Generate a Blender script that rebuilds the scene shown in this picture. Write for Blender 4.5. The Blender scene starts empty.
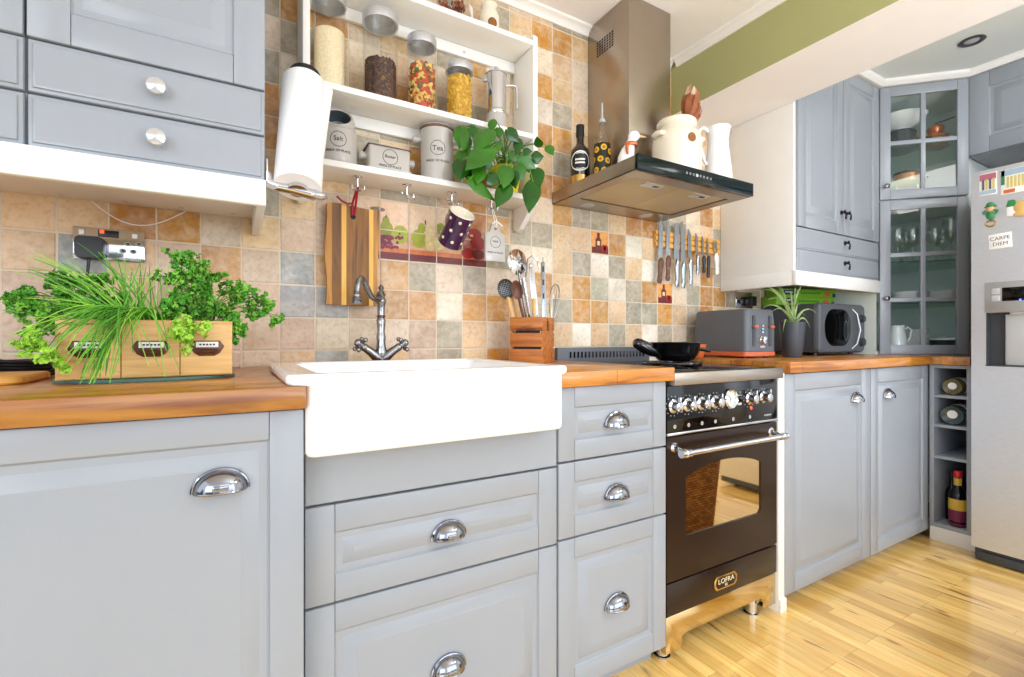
import bpy, bmesh, math, random
from mathutils import Vector, Matrix
PI = math.pi
rng = random.Random(11)
scene = bpy.context.scene
COL = scene.collection

# ---------------------------------------------------------------- camera geometry (1024 x 677 frame)
YAW = math.radians(30.2); SY, CY = math.sin(YAW), math.cos(YAW); FPX = 478.0; CAMH = 0.985
def ray(u, v):
    t = (u - 512) / FPX
    return Vector((SY + CY * t, CY - SY * t, (338.5 - v) / FPX))
def aty(u, v, y):
    d = ray(u, v); d = d * (y / d.y); return Vector((d.x, y, CAMH + d.z))
def atx(u, v, x):
    d = ray(u, v); d = d * (x / d.x); return Vector((x, d.y, CAMH + d.z))

# ---------------------------------------------------------------- materials
def lin(c):
    r = []
    for q in c[:3]:
        q = q / 255.0
        r.append(q / 12.92 if q <= 0.04045 else ((q + 0.055) / 1.055) ** 2.4)
    return (r[0], r[1], r[2], 1.0)
class NT:
    def __init__(s, name):
        s.m = bpy.data.materials.new(name); s.m.use_nodes = True
        s.t = s.m.node_tree; s.p = s.t.nodes['Principled BSDF']; s.out = s.t.nodes['Material Output']
    def n(s, kind, **kw):
        nd = s.t.nodes.new(kind)
        for k, v in kw.items():
            if hasattr(nd, k): setattr(nd, k, v)
        return nd
    def l(s, a, b): s.t.links.new(a, b)
    def coords(s, scale=(1, 1, 1), rot=(0, 0, 0), kind='Object'):
        tc = s.n('ShaderNodeTexCoord'); mp = s.n('ShaderNodeMapping')
        mp.inputs['Scale'].default_value = scale; mp.inputs['Rotation'].default_value = rot
        s.l(tc.outputs[kind], mp.inputs['Vector']); return mp.outputs['Vector']
    def noise(s, vec, scale, detail=4, rough=.55, dist=0):
        nz = s.n('ShaderNodeTexNoise'); nz.inputs['Scale'].default_value = scale
        nz.inputs['Detail'].default_value = detail; nz.inputs['Roughness'].default_value = rough
        nz.inputs['Distortion'].default_value = dist
        s.l(vec, nz.inputs['Vector']); return nz.outputs['Fac']
    def ramp(s, fac, stops):
        r = s.n('ShaderNodeValToRGB'); e = r.color_ramp.elements
        while len(e) < len(stops): e.new(0.5)
        for i, (p, c) in enumerate(stops): e[i].position = p; e[i].color = c
        s.l(fac, r.inputs['Fac']); return r.outputs['Color']
    def mix(s, fac, a, b, mode='MIX'):
        m = s.n('ShaderNodeMix'); m.data_type = 'RGBA'; m.blend_type = mode
        for sock, v in ((m.inputs[0], fac), (m.inputs[6], a), (m.inputs[7], b)):
            if hasattr(v, 'is_linked'): s.l(v, sock)
            else: sock.default_value = v
        return m.outputs[2]
    def bump(s, h, strength, dist=.002):
        b = s.n('ShaderNodeBump'); b.inputs['Strength'].default_value = strength; b.inputs['Distance'].default_value = dist
        s.l(h, b.inputs['Height']); s.l(b.outputs['Normal'], s.p.inputs['Normal'])
def mat(name, rgb, rough=.5, metal=0.0, vary=.06, vscale=8, bump=0, bscale=60, coat=0, stretch=(1, 1, 1), spec=.5):
    k = NT(name); c = lin(rgb)
    v = k.coords(stretch)
    nz = k.noise(v, vscale)
    lo = tuple(q * (1 - vary) for q in c[:3]) + (1,); hi = tuple(min(1, q * (1 + vary)) for q in c[:3]) + (1,)
    k.l(k.ramp(nz, [(.3, lo), (.7, hi)]), k.p.inputs['Base Color'])
    k.p.inputs['Roughness'].default_value = rough; k.p.inputs['Metallic'].default_value = metal
    k.p.inputs['Coat Weight'].default_value = coat; k.p.inputs['Coat Roughness'].default_value = .08
    k.p.inputs['Specular IOR Level'].default_value = spec
    if bump: k.bump(k.noise(v, bscale), bump)
    return k.m
def wood(name, c1, c2, axis='x', rough=.4, scale=1.0, coat=0.0, dark=None, stave=None):
    k = NT(name)
    st = {'x': (1.2, 14, 14), 'y': (14, 1.2, 14), 'z': (14, 14, 1.2)}[axis]
    v = k.coords(tuple(q * scale for q in st))
    f = k.noise(v, 3.0, 6, .6, .6)
    c = k.ramp(f, [(.3, lin(c1)), (.68, lin(c2))])
    if dark:
        d = k.noise(v, 1.7, 3, .5, 1.2)
        m = k.ramp(d, [(.56, (0, 0, 0, 1)), (.72, (1, 1, 1, 1))])
        c = k.mix(m, c, lin(dark))
    if stave:
        br = k.n('ShaderNodeTexBrick')
        br.inputs['Color1'].default_value = (.62, .62, .62, 1); br.inputs['Color2'].default_value = (1.12, 1.06, 1, 1)
        br.inputs['Mortar'].default_value = (.42, .36, .3, 1)
        br.inputs['Scale'].default_value = 1; br.inputs['Mortar Size'].default_value = stave[2]
        br.inputs['Brick Width'].default_value = stave[0]; br.inputs['Row Height'].default_value = stave[1]
        br.offset = .37; br.inputs['Bias'].default_value = .1
        rot = (0, 0, 0) if axis == 'x' else (0, 0, PI / 2)
        k.l(k.coords((1, 1, 1), rot), br.inputs['Vector'])
        c = k.mix(1.0, c, br.outputs['Color'], 'MULTIPLY')
    k.l(c, k.p.inputs['Base Color'])
    k.p.inputs['Roughness'].default_value = rough; k.p.inputs['Coat Weight'].default_value = coat
    k.p.inputs['Coat Roughness'].default_value = .12
    k.bump(f, .12, .001)
    return k.m
def glass(name, tint=(1, 1, 1), refl=.09, rough=.02):
    k = NT(name); k.t.nodes.remove(k.p)
    tr = k.n('ShaderNodeBsdfTransparent'); gl = k.n('ShaderNodeBsdfGlossy'); lw = k.n('ShaderNodeLayerWeight'); mx = k.n('ShaderNodeMixShader')
    lw.inputs['Blend'].default_value = .5
    pw = k.n('ShaderNodeMath', operation='POWER'); pw.inputs[1].default_value = 4
    mr = k.n('ShaderNodeMapRange'); mr.inputs['To Min'].default_value = refl * .4; mr.inputs['To Max'].default_value = .75
    k.l(lw.outputs['Facing'], pw.inputs[0]); k.l(pw.outputs[0], mr.inputs['Value'])
    nz = k.noise(k.coords(), 6)
    k.l(k.ramp(nz, [(.3, (tint[0] * .97, tint[1] * .97, tint[2] * .97, 1)), (.7, (*tint, 1))]), tr.inputs['Color'])
    gl.inputs['Roughness'].default_value = rough
    k.l(mr.outputs[0], mx.inputs[0]); k.l(tr.outputs[0], mx.inputs[1]); k.l(gl.outputs[0], mx.inputs[2])
    k.l(mx.outputs[0], k.out.inputs['Surface'])
    return k.m
def emit(name, rgb, s):
    k = NT(name); k.p.inputs['Base Color'].default_value = lin(rgb)
    k.p.inputs['Emission Color'].default_value = lin(rgb); k.p.inputs['Emission Strength'].default_value = s
    return k.m
def brushed(name, rgb, rough, st, metal=1.0):
    k = NT(name); c = lin(rgb); v = k.coords(st)
    f = k.noise(v, 30, 3)
    k.l(k.ramp(f, [(.3, tuple(q * .9 for q in c[:3]) + (1,)), (.7, tuple(min(1, q * 1.06) for q in c[:3]) + (1,))]), k.p.inputs['Base Color'])
    mr = k.n('ShaderNodeMapRange'); mr.inputs['To Min'].default_value = rough * .8; mr.inputs['To Max'].default_value = rough * 1.25
    k.l(f, mr.inputs['Value']); k.l(mr.outputs[0], k.p.inputs['Roughness'])
    k.p.inputs['Metallic'].default_value = metal
    k.bump(f, .03, .001)
    return k.m

M = {}
M['grey'] = mat('grey_paint', (157, 163, 171), .3, vary=.015, vscale=3, bump=.015, bscale=90)
M['white'] = mat('white_paint', (244, 242, 236), .4, vary=.015)
M['cream'] = mat('cream_paint', (242, 241, 236), .45, vary=.02)
M['ceil'] = mat('ceiling_paint', (248, 247, 246), .8, vary=.01)
M['green'] = mat('green_wall_paint', (172, 172, 118), .7, vary=.02)
M['alcove'] = mat('alcove_ceiling_paint', (230, 236, 232), .7, vary=.01)
M['mint'] = mat('mint_board', (214, 222, 212), .5, vary=.01)
M['inside'] = mat('cabinet_inside_paint', (240, 247, 245), .6, vary=.02)
M['plaster'] = mat('plaster', (232, 226, 214), .8, vary=.02)
M['ceramic'] = mat('white_ceramic', (250, 250, 250), .12, vary=.004, coat=.4)
M['cream_ceramic'] = mat('cream_ceramic', (240, 230, 208), .2, vary=.03, coat=.4)
M['taupe'] = mat('taupe_stoneware', (186, 181, 174), .3, vary=.02, coat=.2)
M['chrome'] = mat('chrome', (215, 215, 218), .07, 1, vary=.01)
M['pull'] = mat('pull_chrome', (150, 151, 156), .08, 1, vary=.01)
M['pearl'] = mat('pearl_knob', (214, 215, 214), .15, .6, vary=.02, coat=.5)
M['pewter'] = mat('pewter', (150, 150, 152), .22, 1, vary=.1, vscale=40)
M['steel'] = brushed('brushed_steel', (222, 226, 232), .42, (1, 1, 30))
M['hoodsteel'] = brushed('hood_steel', (176, 164, 150), .3, (2, 2, 30))
M['blade'] = brushed('knife_steel', (158, 164, 170), .25, (20, 20, 1))
M['filter'] = brushed('filter_mesh', (206, 192, 158), .5, (30, 3, 3), .6)
M['black'] = mat('black_plastic', (20, 21, 23), .35, vary=.1)
M['gloss'] = mat('black_gloss', (8, 8, 9), .08, vary=.05, spec=.35)
M['enamel'] = mat('black_enamel', (40, 26, 19), .25, vary=.05, spec=.3)
M['pan'] = mat('black_pan', (12, 12, 14), .12, vary=.1, coat=.3)
M['bglass'] = mat('hood_glass', (8, 24, 24), .1, vary=.05, spec=.25)
M['oven'] = mat('oven_mirror', (206, 186, 150), .03, 1, vary=.02)
M['dark'] = mat('charcoal', (64, 67, 72), .4, vary=.05)
M['dgrey'] = mat('graphite', (92, 96, 102), .38, vary=.05)
M['lgrey'] = mat('light_grey_plastic', (188, 190, 190), .35, vary=.02)
M['copper'] = mat('copper', (214, 120, 72), .28, .55, vary=.05)
M['brass'] = mat('brass', (208, 172, 96), .2, 1, vary=.03)
M['orange'] = mat('orange_plastic', (206, 104, 60), .35, vary=.04)
M['red'] = mat('red_leather', (158, 24, 46), .45, vary=.1)
M['redcap'] = mat('red_cap', (206, 20, 44), .35, vary=.05)
M['purple'] = mat('purple_glaze', (62, 26, 66), .15, vary=.05, coat=.5)
M['yellow'] = mat('yellow_pot', (232, 216, 30), .3, vary=.06)
M['soil'] = mat('soil', (62, 44, 32), .95, vary=.4, vscale=80)
M['leaf'] = mat('pothos_leaf', (30, 84, 12), .2, vary=.35, vscale=14)
M['stem'] = mat('green_stem', (110, 150, 60), .5, vary=.1)
M['parsley_mid'] = mat('mid_parsley_leaf', (124, 186, 56), .5, vary=.3, vscale=25)
M['parsley'] = mat('parsley_leaf', (76, 150, 36), .5, vary=.4, vscale=25)
M['parsley_light'] = mat('pale_parsley_leaf', (160, 208, 62), .5, vary=.25, vscale=25)
M['chive'] = mat('chive_blade', (104, 178, 52), .45, vary=.3, vscale=18)
M['spider'] = mat('spider_plant_leaf', (126, 166, 92), .4, vary=.4, vscale=30)
M['paper'] = mat('kitchen_paper', (250, 250, 250), .9, vary=.01, bump=.1, bscale=200)
M['wood_top'] = wood('oiled_worktop', (176, 102, 26), (208, 146, 54), 'x', .32, 1, .45, (138, 74, 22), (.9, .045, .0012))
M['wood_end'] = wood('oiled_worktop_run', (206, 128, 50), (236, 178, 96), 'y', .3, 1, .25, (160, 88, 34), (.9, .045, .0012))
M['floor'] = None
M['planter'] = wood('planter_wood', (200, 142, 72), (244, 206, 138), 'x', .5, .9, 0, (170, 108, 56))
M['acacia'] = wood('acacia_wood', (168, 92, 40), (212, 136, 66), 'x', .45, 1.5, 0, (110, 54, 26))
M['bd_dark'] = wood('dark_board_wood', (84, 48, 10), (164, 108, 34), 'z', .5, .8, 0, (46, 26, 6))
M['bd_mid'] = wood('mid_board_wood', (150, 96, 30), (206, 146, 56), 'z', .45, 1.2, 0, (90, 58, 30))
M['bd_light'] = wood('yellow_board_wood', (222, 164, 60), (240, 190, 88), 'z', .45, 1.2)
M['beech'] = wood('beech', (214, 160, 90), (236, 192, 126), 'z', .5, 1)
M['bamboo'] = wood('bamboo', (212, 150, 62), (234, 182, 92), 'x', .45, 1)
M['brown_handle'] = wood('walnut_handle', (84, 50, 38), (124, 82, 62), 'z', .5, 2)
M['wicker'] = mat('wicker', (206, 150, 92), .7, vary=.35, vscale=60, bump=.3, bscale=90)
k = NT('woven_wicker'); bk = k.n('ShaderNodeTexBrick'); bk.inputs['Scale'].default_value = 1; bk.inputs['Brick Width'].default_value = .034; bk.inputs['Row Height'].default_value = .013; bk.inputs['Mortar Size'].default_value = .0016
bk.inputs['Color1'].default_value = lin((214, 158, 100)); bk.inputs['Color2'].default_value = lin((150, 100, 58)); bk.inputs['Mortar'].default_value = lin((54, 34, 20))
k.l(k.coords((1, 1, 1), (-PI / 2, 0, 0)), bk.inputs['Vector']); k.l(bk.outputs['Color'], k.p.inputs['Base Color']); k.p.inputs['Roughness'].default_value = .7; k.bump(bk.outputs['Fac'], -.4, .003)
M['wicker'] = k.m
M['label_dark'] = mat('dark_print', (60, 58, 58), .6)
M['rice'] = mat('rice', (246, 226, 186), .8, vary=.12, vscale=160, bump=.4, bscale=260)
M['glass'] = glass('clear_glass', (.985, .99, .985), .12)
M['stemware'] = glass('stemware_glass', (.96, .98, .97), .45)
M['pane'] = glass('window_pane', (.97, .99, .985), .06)
M['greenglass'] = glass('green_bottle_glass', (.30, .42, .36), .2)
M['neon'] = emit('neon_lamp', (255, 70, 30), 3)
M['led'] = emit('display_led', (90, 120, 255), 3)
def cmat(name, rgb, rough=.5, metal=0, **k):
    if name not in M: M[name] = mat(name, rgb, rough, metal, **k)
    return M[name]

# floor boards running away from the camera wall
k = NT('oak_floor')
br = k.n('ShaderNodeTexBrick')
br.inputs['Color1'].default_value = (.86, .76, .60, 1); br.inputs['Color2'].default_value = (1.22, 1.22, 1.2, 1)
br.inputs['Mortar'].default_value = (.74, .58, .40, 1); br.inputs['Scale'].default_value = 1
br.inputs['Mortar Size'].default_value = .0009; br.inputs['Brick Width'].default_value = .38; br.inputs['Row Height'].default_value = .044
br.offset = .41; br.offset_frequency = 3
k.l(k.coords((1, 1, 1), (0, 0, PI / 2)), br.inputs['Vector'])
v = k.coords((16, 1.3, 1))
f = k.noise(v, 2.6, 6, .6, .7)
c = k.ramp(f, [(.28, lin((236, 182, 92))), (.7, lin((254, 224, 148)))])
kn = k.noise(k.coords((20, 3.2, 1)), 1.5, 3, .5, .8)
c = k.mix(k.ramp(kn, [(.62, (0, 0, 0, 1)), (.74, (.85, .85, .85, 1))]), c, lin((120, 72, 34)))
c = k.mix(1.0, c, br.outputs['Color'], 'MULTIPLY')
k.l(c, k.p.inputs['Base Color']); k.p.inputs['Roughness'].default_value = .25
k.p.inputs['Coat Weight'].default_value = .8; k.p.inputs['Coat Roughness'].default_value = .06
k.bump(br.outputs['Fac'], .12, .001)
M['floor'] = k.m

# stone wall tiles: every tile its own clay colour, mottled
k = NT('stone_tiles')
at = k.n('ShaderNodeVertexColor', layer_name='tile')
v = k.coords((1, 1, 1))
f = k.noise(v, 26, 6, .65, .5)
c = k.mix(k.ramp(f, [(.38, (0, 0, 0, 1)), (.72, (.5, .5, .5, 1))]), at.outputs['Color'], lin((236, 222, 200)))
f2 = k.noise(v, 70, 4, .6)
c = k.mix(k.ramp(f2, [(.48, (0, 0, 0, 1)), (.72, (.6, .6, .6, 1))]), c, k.mix(.5, at.outputs['Color'], lin((150, 108, 58))))
k.l(c, k.p.inputs['Base Color']); k.p.inputs['Roughness'].default_value = .42
k.bump(f, .55, .003)
M['tile'] = k.m
M['grout'] = mat('grout', (222, 208, 186), .9, vary=.05)

# ---------------------------------------------------------------- mesh building
class MB:
    def __init__(s): s.bm = bmesh.new()
    def _in(s, tmp, mi=0, X=None):
        if X is not None: bmesh.ops.transform(tmp, matrix=X, verts=tmp.verts)
        for f in tmp.faces: f.material_index = mi
        me = bpy.data.meshes.new('tmp'); tmp.to_mesh(me); tmp.free()
        s.bm.from_mesh(me); bpy.data.meshes.remove(me); return s
    def box(s, x0, x1, y0, y1, z0, z1, bev=.0, seg=2, mi=0, X=None):
        t = bmesh.new()
        bmesh.ops.create_cube(t, size=1, matrix=Matrix.Translation(((x0 + x1) / 2, (y0 + y1) / 2, (z0 + z1) / 2)) @ Matrix.Diagonal((abs(x1 - x0), abs(y1 - y0), abs(z1 - z0), 1)))
        if bev: bmesh.ops.bevel(t, geom=t.edges[:], offset=bev, segments=seg, profile=.5, affect='EDGES')
        return s._in(t, mi, X)
    def grid(s, rows, closed_u=False, closed_v=False, mi=0, X=None, cap0=False, cap1=False):
        t = bmesh.new(); vs = [[t.verts.new(p) for p in r] for r in rows]
        n = len(rows); m = len(rows[0])
        for i in range(n if closed_v else n - 1):
            for j in range(m if closed_u else m - 1):
                q = [vs[i][j], vs[i][(j + 1) % m], vs[(i + 1) % n][(j + 1) % m], vs[(i + 1) % n][j]]
                try: t.faces.new(q)
                except ValueError: pass
        if cap0: t.faces.new(list(reversed(vs[0])))
        if cap1: t.faces.new(vs[-1])
        bmesh.ops.recalc_face_normals(t, faces=t.faces)
        return s._in(t, mi, X)
    def lathe(s, prof, c=(0, 0, 0), n=28, mi=0, X=None, axis=None):
        rows = []
        for r, z in prof:
            rows.append([(max(r, 1e-5) * math.cos(2 * PI * i / n), max(r, 1e-5) * math.sin(2 * PI * i / n), z) for i in range(n)])
        X = X or Matrix.Identity(4)
        if axis is not None: X = Vector((0, 0, 1)).rotation_difference(Vector(axis)).to_matrix().to_4x4() @ X
        return s.grid(rows, closed_u=True, mi=mi, X=Matrix.Translation(c) @ X)
    def cyl(s, p0, p1, r0, r1=None, n=18, mi=0):
        p0 = Vector(p0); p1 = Vector(p1); r1 = r0 if r1 is None else r1; L = (p1 - p0).length
        return s.lathe([(0, 0), (r0, 0), (r1, L), (0, L)], p0, n, mi, None, (p1 - p0))
    def tube(s, pts, r, n=8, mi=0, closed=False):
        pts = [Vector(p) for p in pts]; m = len(pts)
        rad = r if isinstance(r, (list, tuple)) else [r] * m
        rows = []; up = None
        for i in range(m):
            d = (pts[(i + 1) % m] - pts[i - 1]) if closed else (pts[min(i + 1, m - 1)] - pts[max(i - 1, 0)])
            d.normalize()
            if up is None: up = d.orthogonal().normalized()
            else:
                up = up - d * up.dot(d)
                up = up.normalized() if up.length > 1e-6 else d.orthogonal().normalized()
            b = d.cross(up)
            rows.append([pts[i] + (up * math.cos(2 * PI * j / n) + b * math.sin(2 * PI * j / n)) * rad[i] for j in range(n)])
        return s.grid(rows, closed_u=True, closed_v=closed, mi=mi, cap0=not closed, cap1=not closed)
    def ball(s, c, r, sc=(1, 1, 1), n=16, mi=0, X=None):
        t = bmesh.new(); bmesh.ops.create_uvsphere(t, u_segments=n, v_segments=max(6, n // 2 + 2), radius=r)
        return s._in(t, mi, Matrix.Translation(c) @ (X or Matrix.Identity(4)) @ Matrix.Diagonal((*sc, 1)))
    def prism(s, poly, vec, bev=0, mi=0, X=None):
        t = bmesh.new(); a = [t.verts.new(p) for p in poly]; vec = Vector(vec)
        b = [t.verts.new(Vector(p) + vec) for p in poly]; n = len(poly)
        t.faces.new(a); t.faces.new(list(reversed(b)))
        for i in range(n): t.faces.new([a[i], b[i], b[(i + 1) % n], a[(i + 1) % n]])
        bmesh.ops.recalc_face_normals(t, faces=t.faces)
        if bev: bmesh.ops.bevel(t, geom=t.edges[:], offset=bev, segments=2, profile=.5, affect='EDGES')
        return s._in(t, mi, X)
    def rings(s, x0, x1, z0, z1, prof, mi=0, X=None):      # rectangular front plate; prof = (inset, y), faces -y
        rows = [[(x0 + i, y, z0 + i), (x1 - i, y, z0 + i), (x1 - i, y, z1 - i), (x0 + i, y, z1 - i)] for i, y in prof]
        return s.grid(rows, closed_u=True, mi=mi, X=X, cap0=True, cap1=True)
    def rloft(s, loops, n=6, mi=0, X=None, cap0=True, cap1=True):   # rounded-rectangle loops (x0,x1,y0,y1,z,r)
        rows = []
        for x0, x1, y0, y1, z, r in loops:
            row = []
            for cx, cy, a0 in ((x1 - r, y1 - r, 0), (x0 + r, y1 - r, PI / 2), (x0 + r, y0 + r, PI), (x1 - r, y0 + r, 1.5 * PI)):
                for i in range(n + 1):
                    a = a0 + PI / 2 * i / n; row.append((cx + r * math.cos(a), cy + r * math.sin(a), z))
            rows.append(row)
        return s.grid(rows, closed_u=True, mi=mi, X=X, cap0=cap0, cap1=cap1)
    def text(s, body, size, X, mi=0, ext=.0004, align='CENTER', sx=1.0):
        cu = bpy.data.curves.new('t', 'FONT'); cu.body = body; cu.size = size; cu.extrude = ext; cu.align_x = align; cu.align_y = 'CENTER'
        cu.resolution_u = 3
        o = bpy.data.objects.new('t', cu); COL.objects.link(o)
        bpy.context.view_layer.update()
        me = bpy.data.meshes.new_from_object(o.evaluated_get(bpy.context.evaluated_depsgraph_get()))
        t = bmesh.new(); t.from_mesh(me)
        bpy.data.objects.remove(o); bpy.data.curves.remove(cu); bpy.data.meshes.remove(me)
        return s._in(t, mi, X @ Matrix.Diagonal((sx, 1, 1, 1)))
    def build(s, name, mats, parent=None, world=True, ang=38, local=False):
        if parent is not None and world and not local:
            p = parent; off = Vector((0, 0, 0))
            while p is not None: off += p.location; p = p.parent
            bmesh.ops.translate(s.bm, vec=-off, verts=s.bm.verts)
        me = bpy.data.meshes.new(name); s.bm.to_mesh(me); s.bm.free()
        for m in (mats if isinstance(mats, (list, tuple)) else [mats]): me.materials.append(m)
        me.polygons.foreach_set('use_smooth', [True] * len(me.polygons))
        me.set_sharp_from_angle(angle=math.radians(ang))
        o = bpy.data.objects.new(name, me); COL.objects.link(o)
        if parent is not None: o.parent = parent
        return o
FRONT = Matrix.Rotation(PI / 2, 4, 'X')                     # lays text / flat shapes onto a face looking along -y
LEFTF = Matrix.Rotation(-PI / 2, 4, 'Z') @ FRONT            # the same for a face looking along -x
def T(*a): return Matrix.Translation(a if len(a) == 3 else a[0])
def RZ(a): return Matrix.Rotation(a, 4, 'Z')
def tag(o, label, cat, group=None, kind=None):
    o['label'] = label; o['category'] = cat
    if group: o['group'] = group
    if kind: o['kind'] = kind
    return o
def thing(name, label, cat, loc=(0, 0, 0), rz=0, group=None):
    o = bpy.data.objects.new(name, None); o.empty_display_size = .05; COL.objects.link(o)
    o.location = loc; o.rotation_euler = (0, 0, rz); return tag(o, label, cat, group)
def struct(name, mb, mats, label=None):
    o = mb.build(name, mats); o['kind'] = 'structure'
    if label: o['label'] = label
    return o
# ================================================================ THE ROOM
WX, WY = 3.61, 1.6
m = MB(); m.box(-1.7, 3.75, -1.1, 1.75, -.06, 0); struct('floor', m, M['floor'])
m = MB(); m.box(-1.7, 3.75, WY, 1.75, 0, 2.42); wall_back = struct('wall_back', m, M['plaster'])
m = MB(); m.box(WX, 3.75, -2.6, WY, 0, 2.42); struct('wall_right', m, M['cream'])
m = MB(); m.box(-1.7, 1.81, -2.6, WY, 2.30, 2.42); struct('ceiling', m, M['ceil'])
m = MB(); m.box(2.174, WX, -2.6, WY, 2.346, 2.42); struct('ceiling_alcove', m, M['alcove'])
m = MB(); m.box(1.81, 2.174, -2.6, WY, 2.05, 2.42, mi=0)
for f in m.bm.faces:
    if f.normal.x < -.9: f.material_index = 1
struct('trim_1', m, [M['ceil'], M['green']])
def cornice(name, p0, p1, inward):                           # small cove between wall and ceiling
    m = MB(); p0 = Vector(p0); p1 = Vector(p1); w = Vector(inward); dn = Vector((0, 0, -1))
    prof = [(0, .034), (.006, .034), (.010, .022), (.02, .012), (.03, .008), (.034, 0), (0, 0)]
    m.prism([p0 + w * a + dn * b for a, b in prof], p1 - p0); struct(name, m, M['white'])
cornice('trim_2', (-1.7, 1.596, 2.30), (1.80, 1.596, 2.30), (0, -1, 0))
cornice('trim_3', (1.81, 1.56, 2.30), (1.81, -2.5, 2.30), (-1, 0, 0))

TILE = {12: ".............GTOOTTCOGTCOTG", 11: "..............CCTCTGTCOTGCT", 10: ".....GOOCTCGOCGOTCOTCGTOCTG", 9: ".....CGTCTCCTCTWGTCGTOCTGCO",
        8: ".....GCTTOCGGTCOOTGTOCTGCTO", 7: ".....OCTCGGCTCTTGCTOGTCOTGC", 6: ".....OOCGTOOOTCOOTGTOCTGCOT", 5: ".....TCTPGGPOGCCOGGTOOGGCTG",
        4: "TOCTPGTPMMMMMKGGTTXOWTCTOTG", 3: "TTOOCTPPMMMMMGCCTGWGTWCTCOG", 2: "TBTPKPBKPKGCGCCOTOGWGOXCGOO", 1: "PPTPTPBBPKKCOOTCGOOTGGOTGOT",
        0: "PPPTPPPCPCPGTCTCTWTGTWGCGTT", -1: "PPPPPPTBCTCGTOTCTCGTCGTCOTG"}
PAL = {'O': (204, 142, 56), 'T': (226, 192, 146), 'P': (214, 186, 160), 'C': (234, 216, 190), 'W': (240, 230, 214), 'G': (170, 163, 142), 'B': (160, 167, 168),
       'K': (206, 158, 100), 'M': (236, 204, 170), 'X': (226, 176, 110)}
tb = bmesh.new(); lay = tb.loops.layers.float_color.new('tile')
def add_tile(c, r):
    ch = '.'
    if r in TILE and -5 <= c <= 21: ch = TILE[r][c + 5]
    if ch == '.': ch = rng.choice('OTPCGTCPOG')
    base = PAL[ch]
    if ch == 'M' and r == 3: base = (224, 168, 116) if c < 7 else (160, 44, 26)
    if ch == 'M' and c == 7 and r == 4: base = (206, 132, 62)
    j = rng.uniform(.94, 1.05); col = lin([min(255, q * j + rng.uniform(-3, 3)) for q in base])
    x0 = .0195 + .1 * c + .0016; x1 = x0 + .0968; z0 = .949 + .1 * r + .0016; z1 = z0 + .0968
    z0 = max(z0, .9005); z1 = min(z1, 2.299)
    if z1 - z0 < .01: return
    rows = []
    w = lambda: rng.uniform(-.0009, .0009)
    jit = [(w(), w()) for _ in range(4)]
    for ins, y in ((0, 1.5995), (.0006, 1.597), (.003, 1.5955)):
        rows.append([tb.verts.new((a + ja, y, b + jb)) for (a, b), (ja, jb) in zip([(x0 + ins, z0 + ins), (x1 - ins, z0 + ins), (x1 - ins, z1 - ins), (x0 + ins, z1 - ins)], jit)])
    cj = [rng.uniform(.80, 1.10) for _ in range(4)]
    fs = []
    for i in range(2):
        for q in range(4): fs.append(tb.faces.new([rows[i][q], rows[i][(q + 1) % 4], rows[i + 1][(q + 1) % 4], rows[i + 1][q]]))
    fs.append(tb.faces.new(rows[2]))
    for f in fs:
        for lp in f.loops:
            q_ = cj[rows[[k_ for k_ in range(3) if lp.vert in rows[k_]][0]].index(lp.vert)]; lp[lay] = (col[0] * q_, col[1] * q_ ** 1.3, col[2] * q_ ** 1.7, 1)
for r in range(-1, 14):
    for c in range(-10, 30): add_tile(c, r)
me = bpy.data.meshes.new('stone_tiles'); tb.to_mesh(me); tb.free(); me.materials.append(M['tile'])
o = bpy.data.objects.new('stone_tiles', me); COL.objects.link(o); o.parent = wall_back
m = MB(); m.box(-.985, 3.0, 1.5972, 1.6, .9, 2.299); m.build('grout', M['grout'], wall_back)

# picture tiles: a still life of pears, apple and berries, and two single tiles with a bottle
FL = dict(pear=(142, 146, 40), apple=(164, 170, 52), half=(226, 206, 150), berry=(124, 20, 58), shelf=(200, 110, 56), under=(104, 22, 22), red=(160, 22, 10), stalk=(70, 56, 34), bottle=(112, 36, 18), leafd=(120, 104, 84), glow=(240, 168, 92), dred=(108, 18, 16))
fk = list(FL); fm = [cmat('paint_' + q, FL[q], .4, vary=.18, vscale=60) for q in fk] + [M['grout']]
m = MB()
def fp(x, y): return aty(370 + x / 7.877, 190 + y / 7.877, 1.5945)
BC = [0]
def blob(x, y, rx, ry, kk, lay=0, n=18):
    BC[0] += 1
    c0 = fp(x, y); sx = abs(fp(x + rx, y).x - c0.x); sz = abs(fp(x, y + ry).z - c0.z)
    m.prism([(c0.x + sx * math.cos(2 * PI * i / n), 1.5948 - .000012 * BC[0], c0.z + sz * math.sin(2 * PI * i / n)) for i in range(n)], (0, -.0002, 0), mi=fk.index(kk))
zs, zu = 1.287, 1.272
m.box(.3215, .8175, 1.5950, 1.5954, zs - .012, zs + .004, mi=fk.index('shelf')); m.box(.3215, .8175, 1.5950, 1.5954, 1.252, zs - .012, mi=fk.index('under'))
blob(60, 150, 60, 18, 'leafd', 1); blob(130, 305, 52, 62, 'pear', 1); blob(126, 245, 28, 40, 'pear', 1); blob(240, 350, 62, 72, 'apple', 1); blob(385, 385, 60, 74, 'apple', 1); blob(408, 300, 30, 40, 'apple', 1)
blob(478, 405, 46, 76, 'half', 1); blob(478, 330, 26, 50, 'half', 1); blob(545, 430, 40, 44, 'half', 1); blob(560, 310, 40, 50, 'pear', 1)
for i in range(60): blob(78 + rng.random() * (60 + i * 2), 355 + rng.random() * 100, 12, 12, 'berry' if i % 3 else 'dred', 2)
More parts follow.
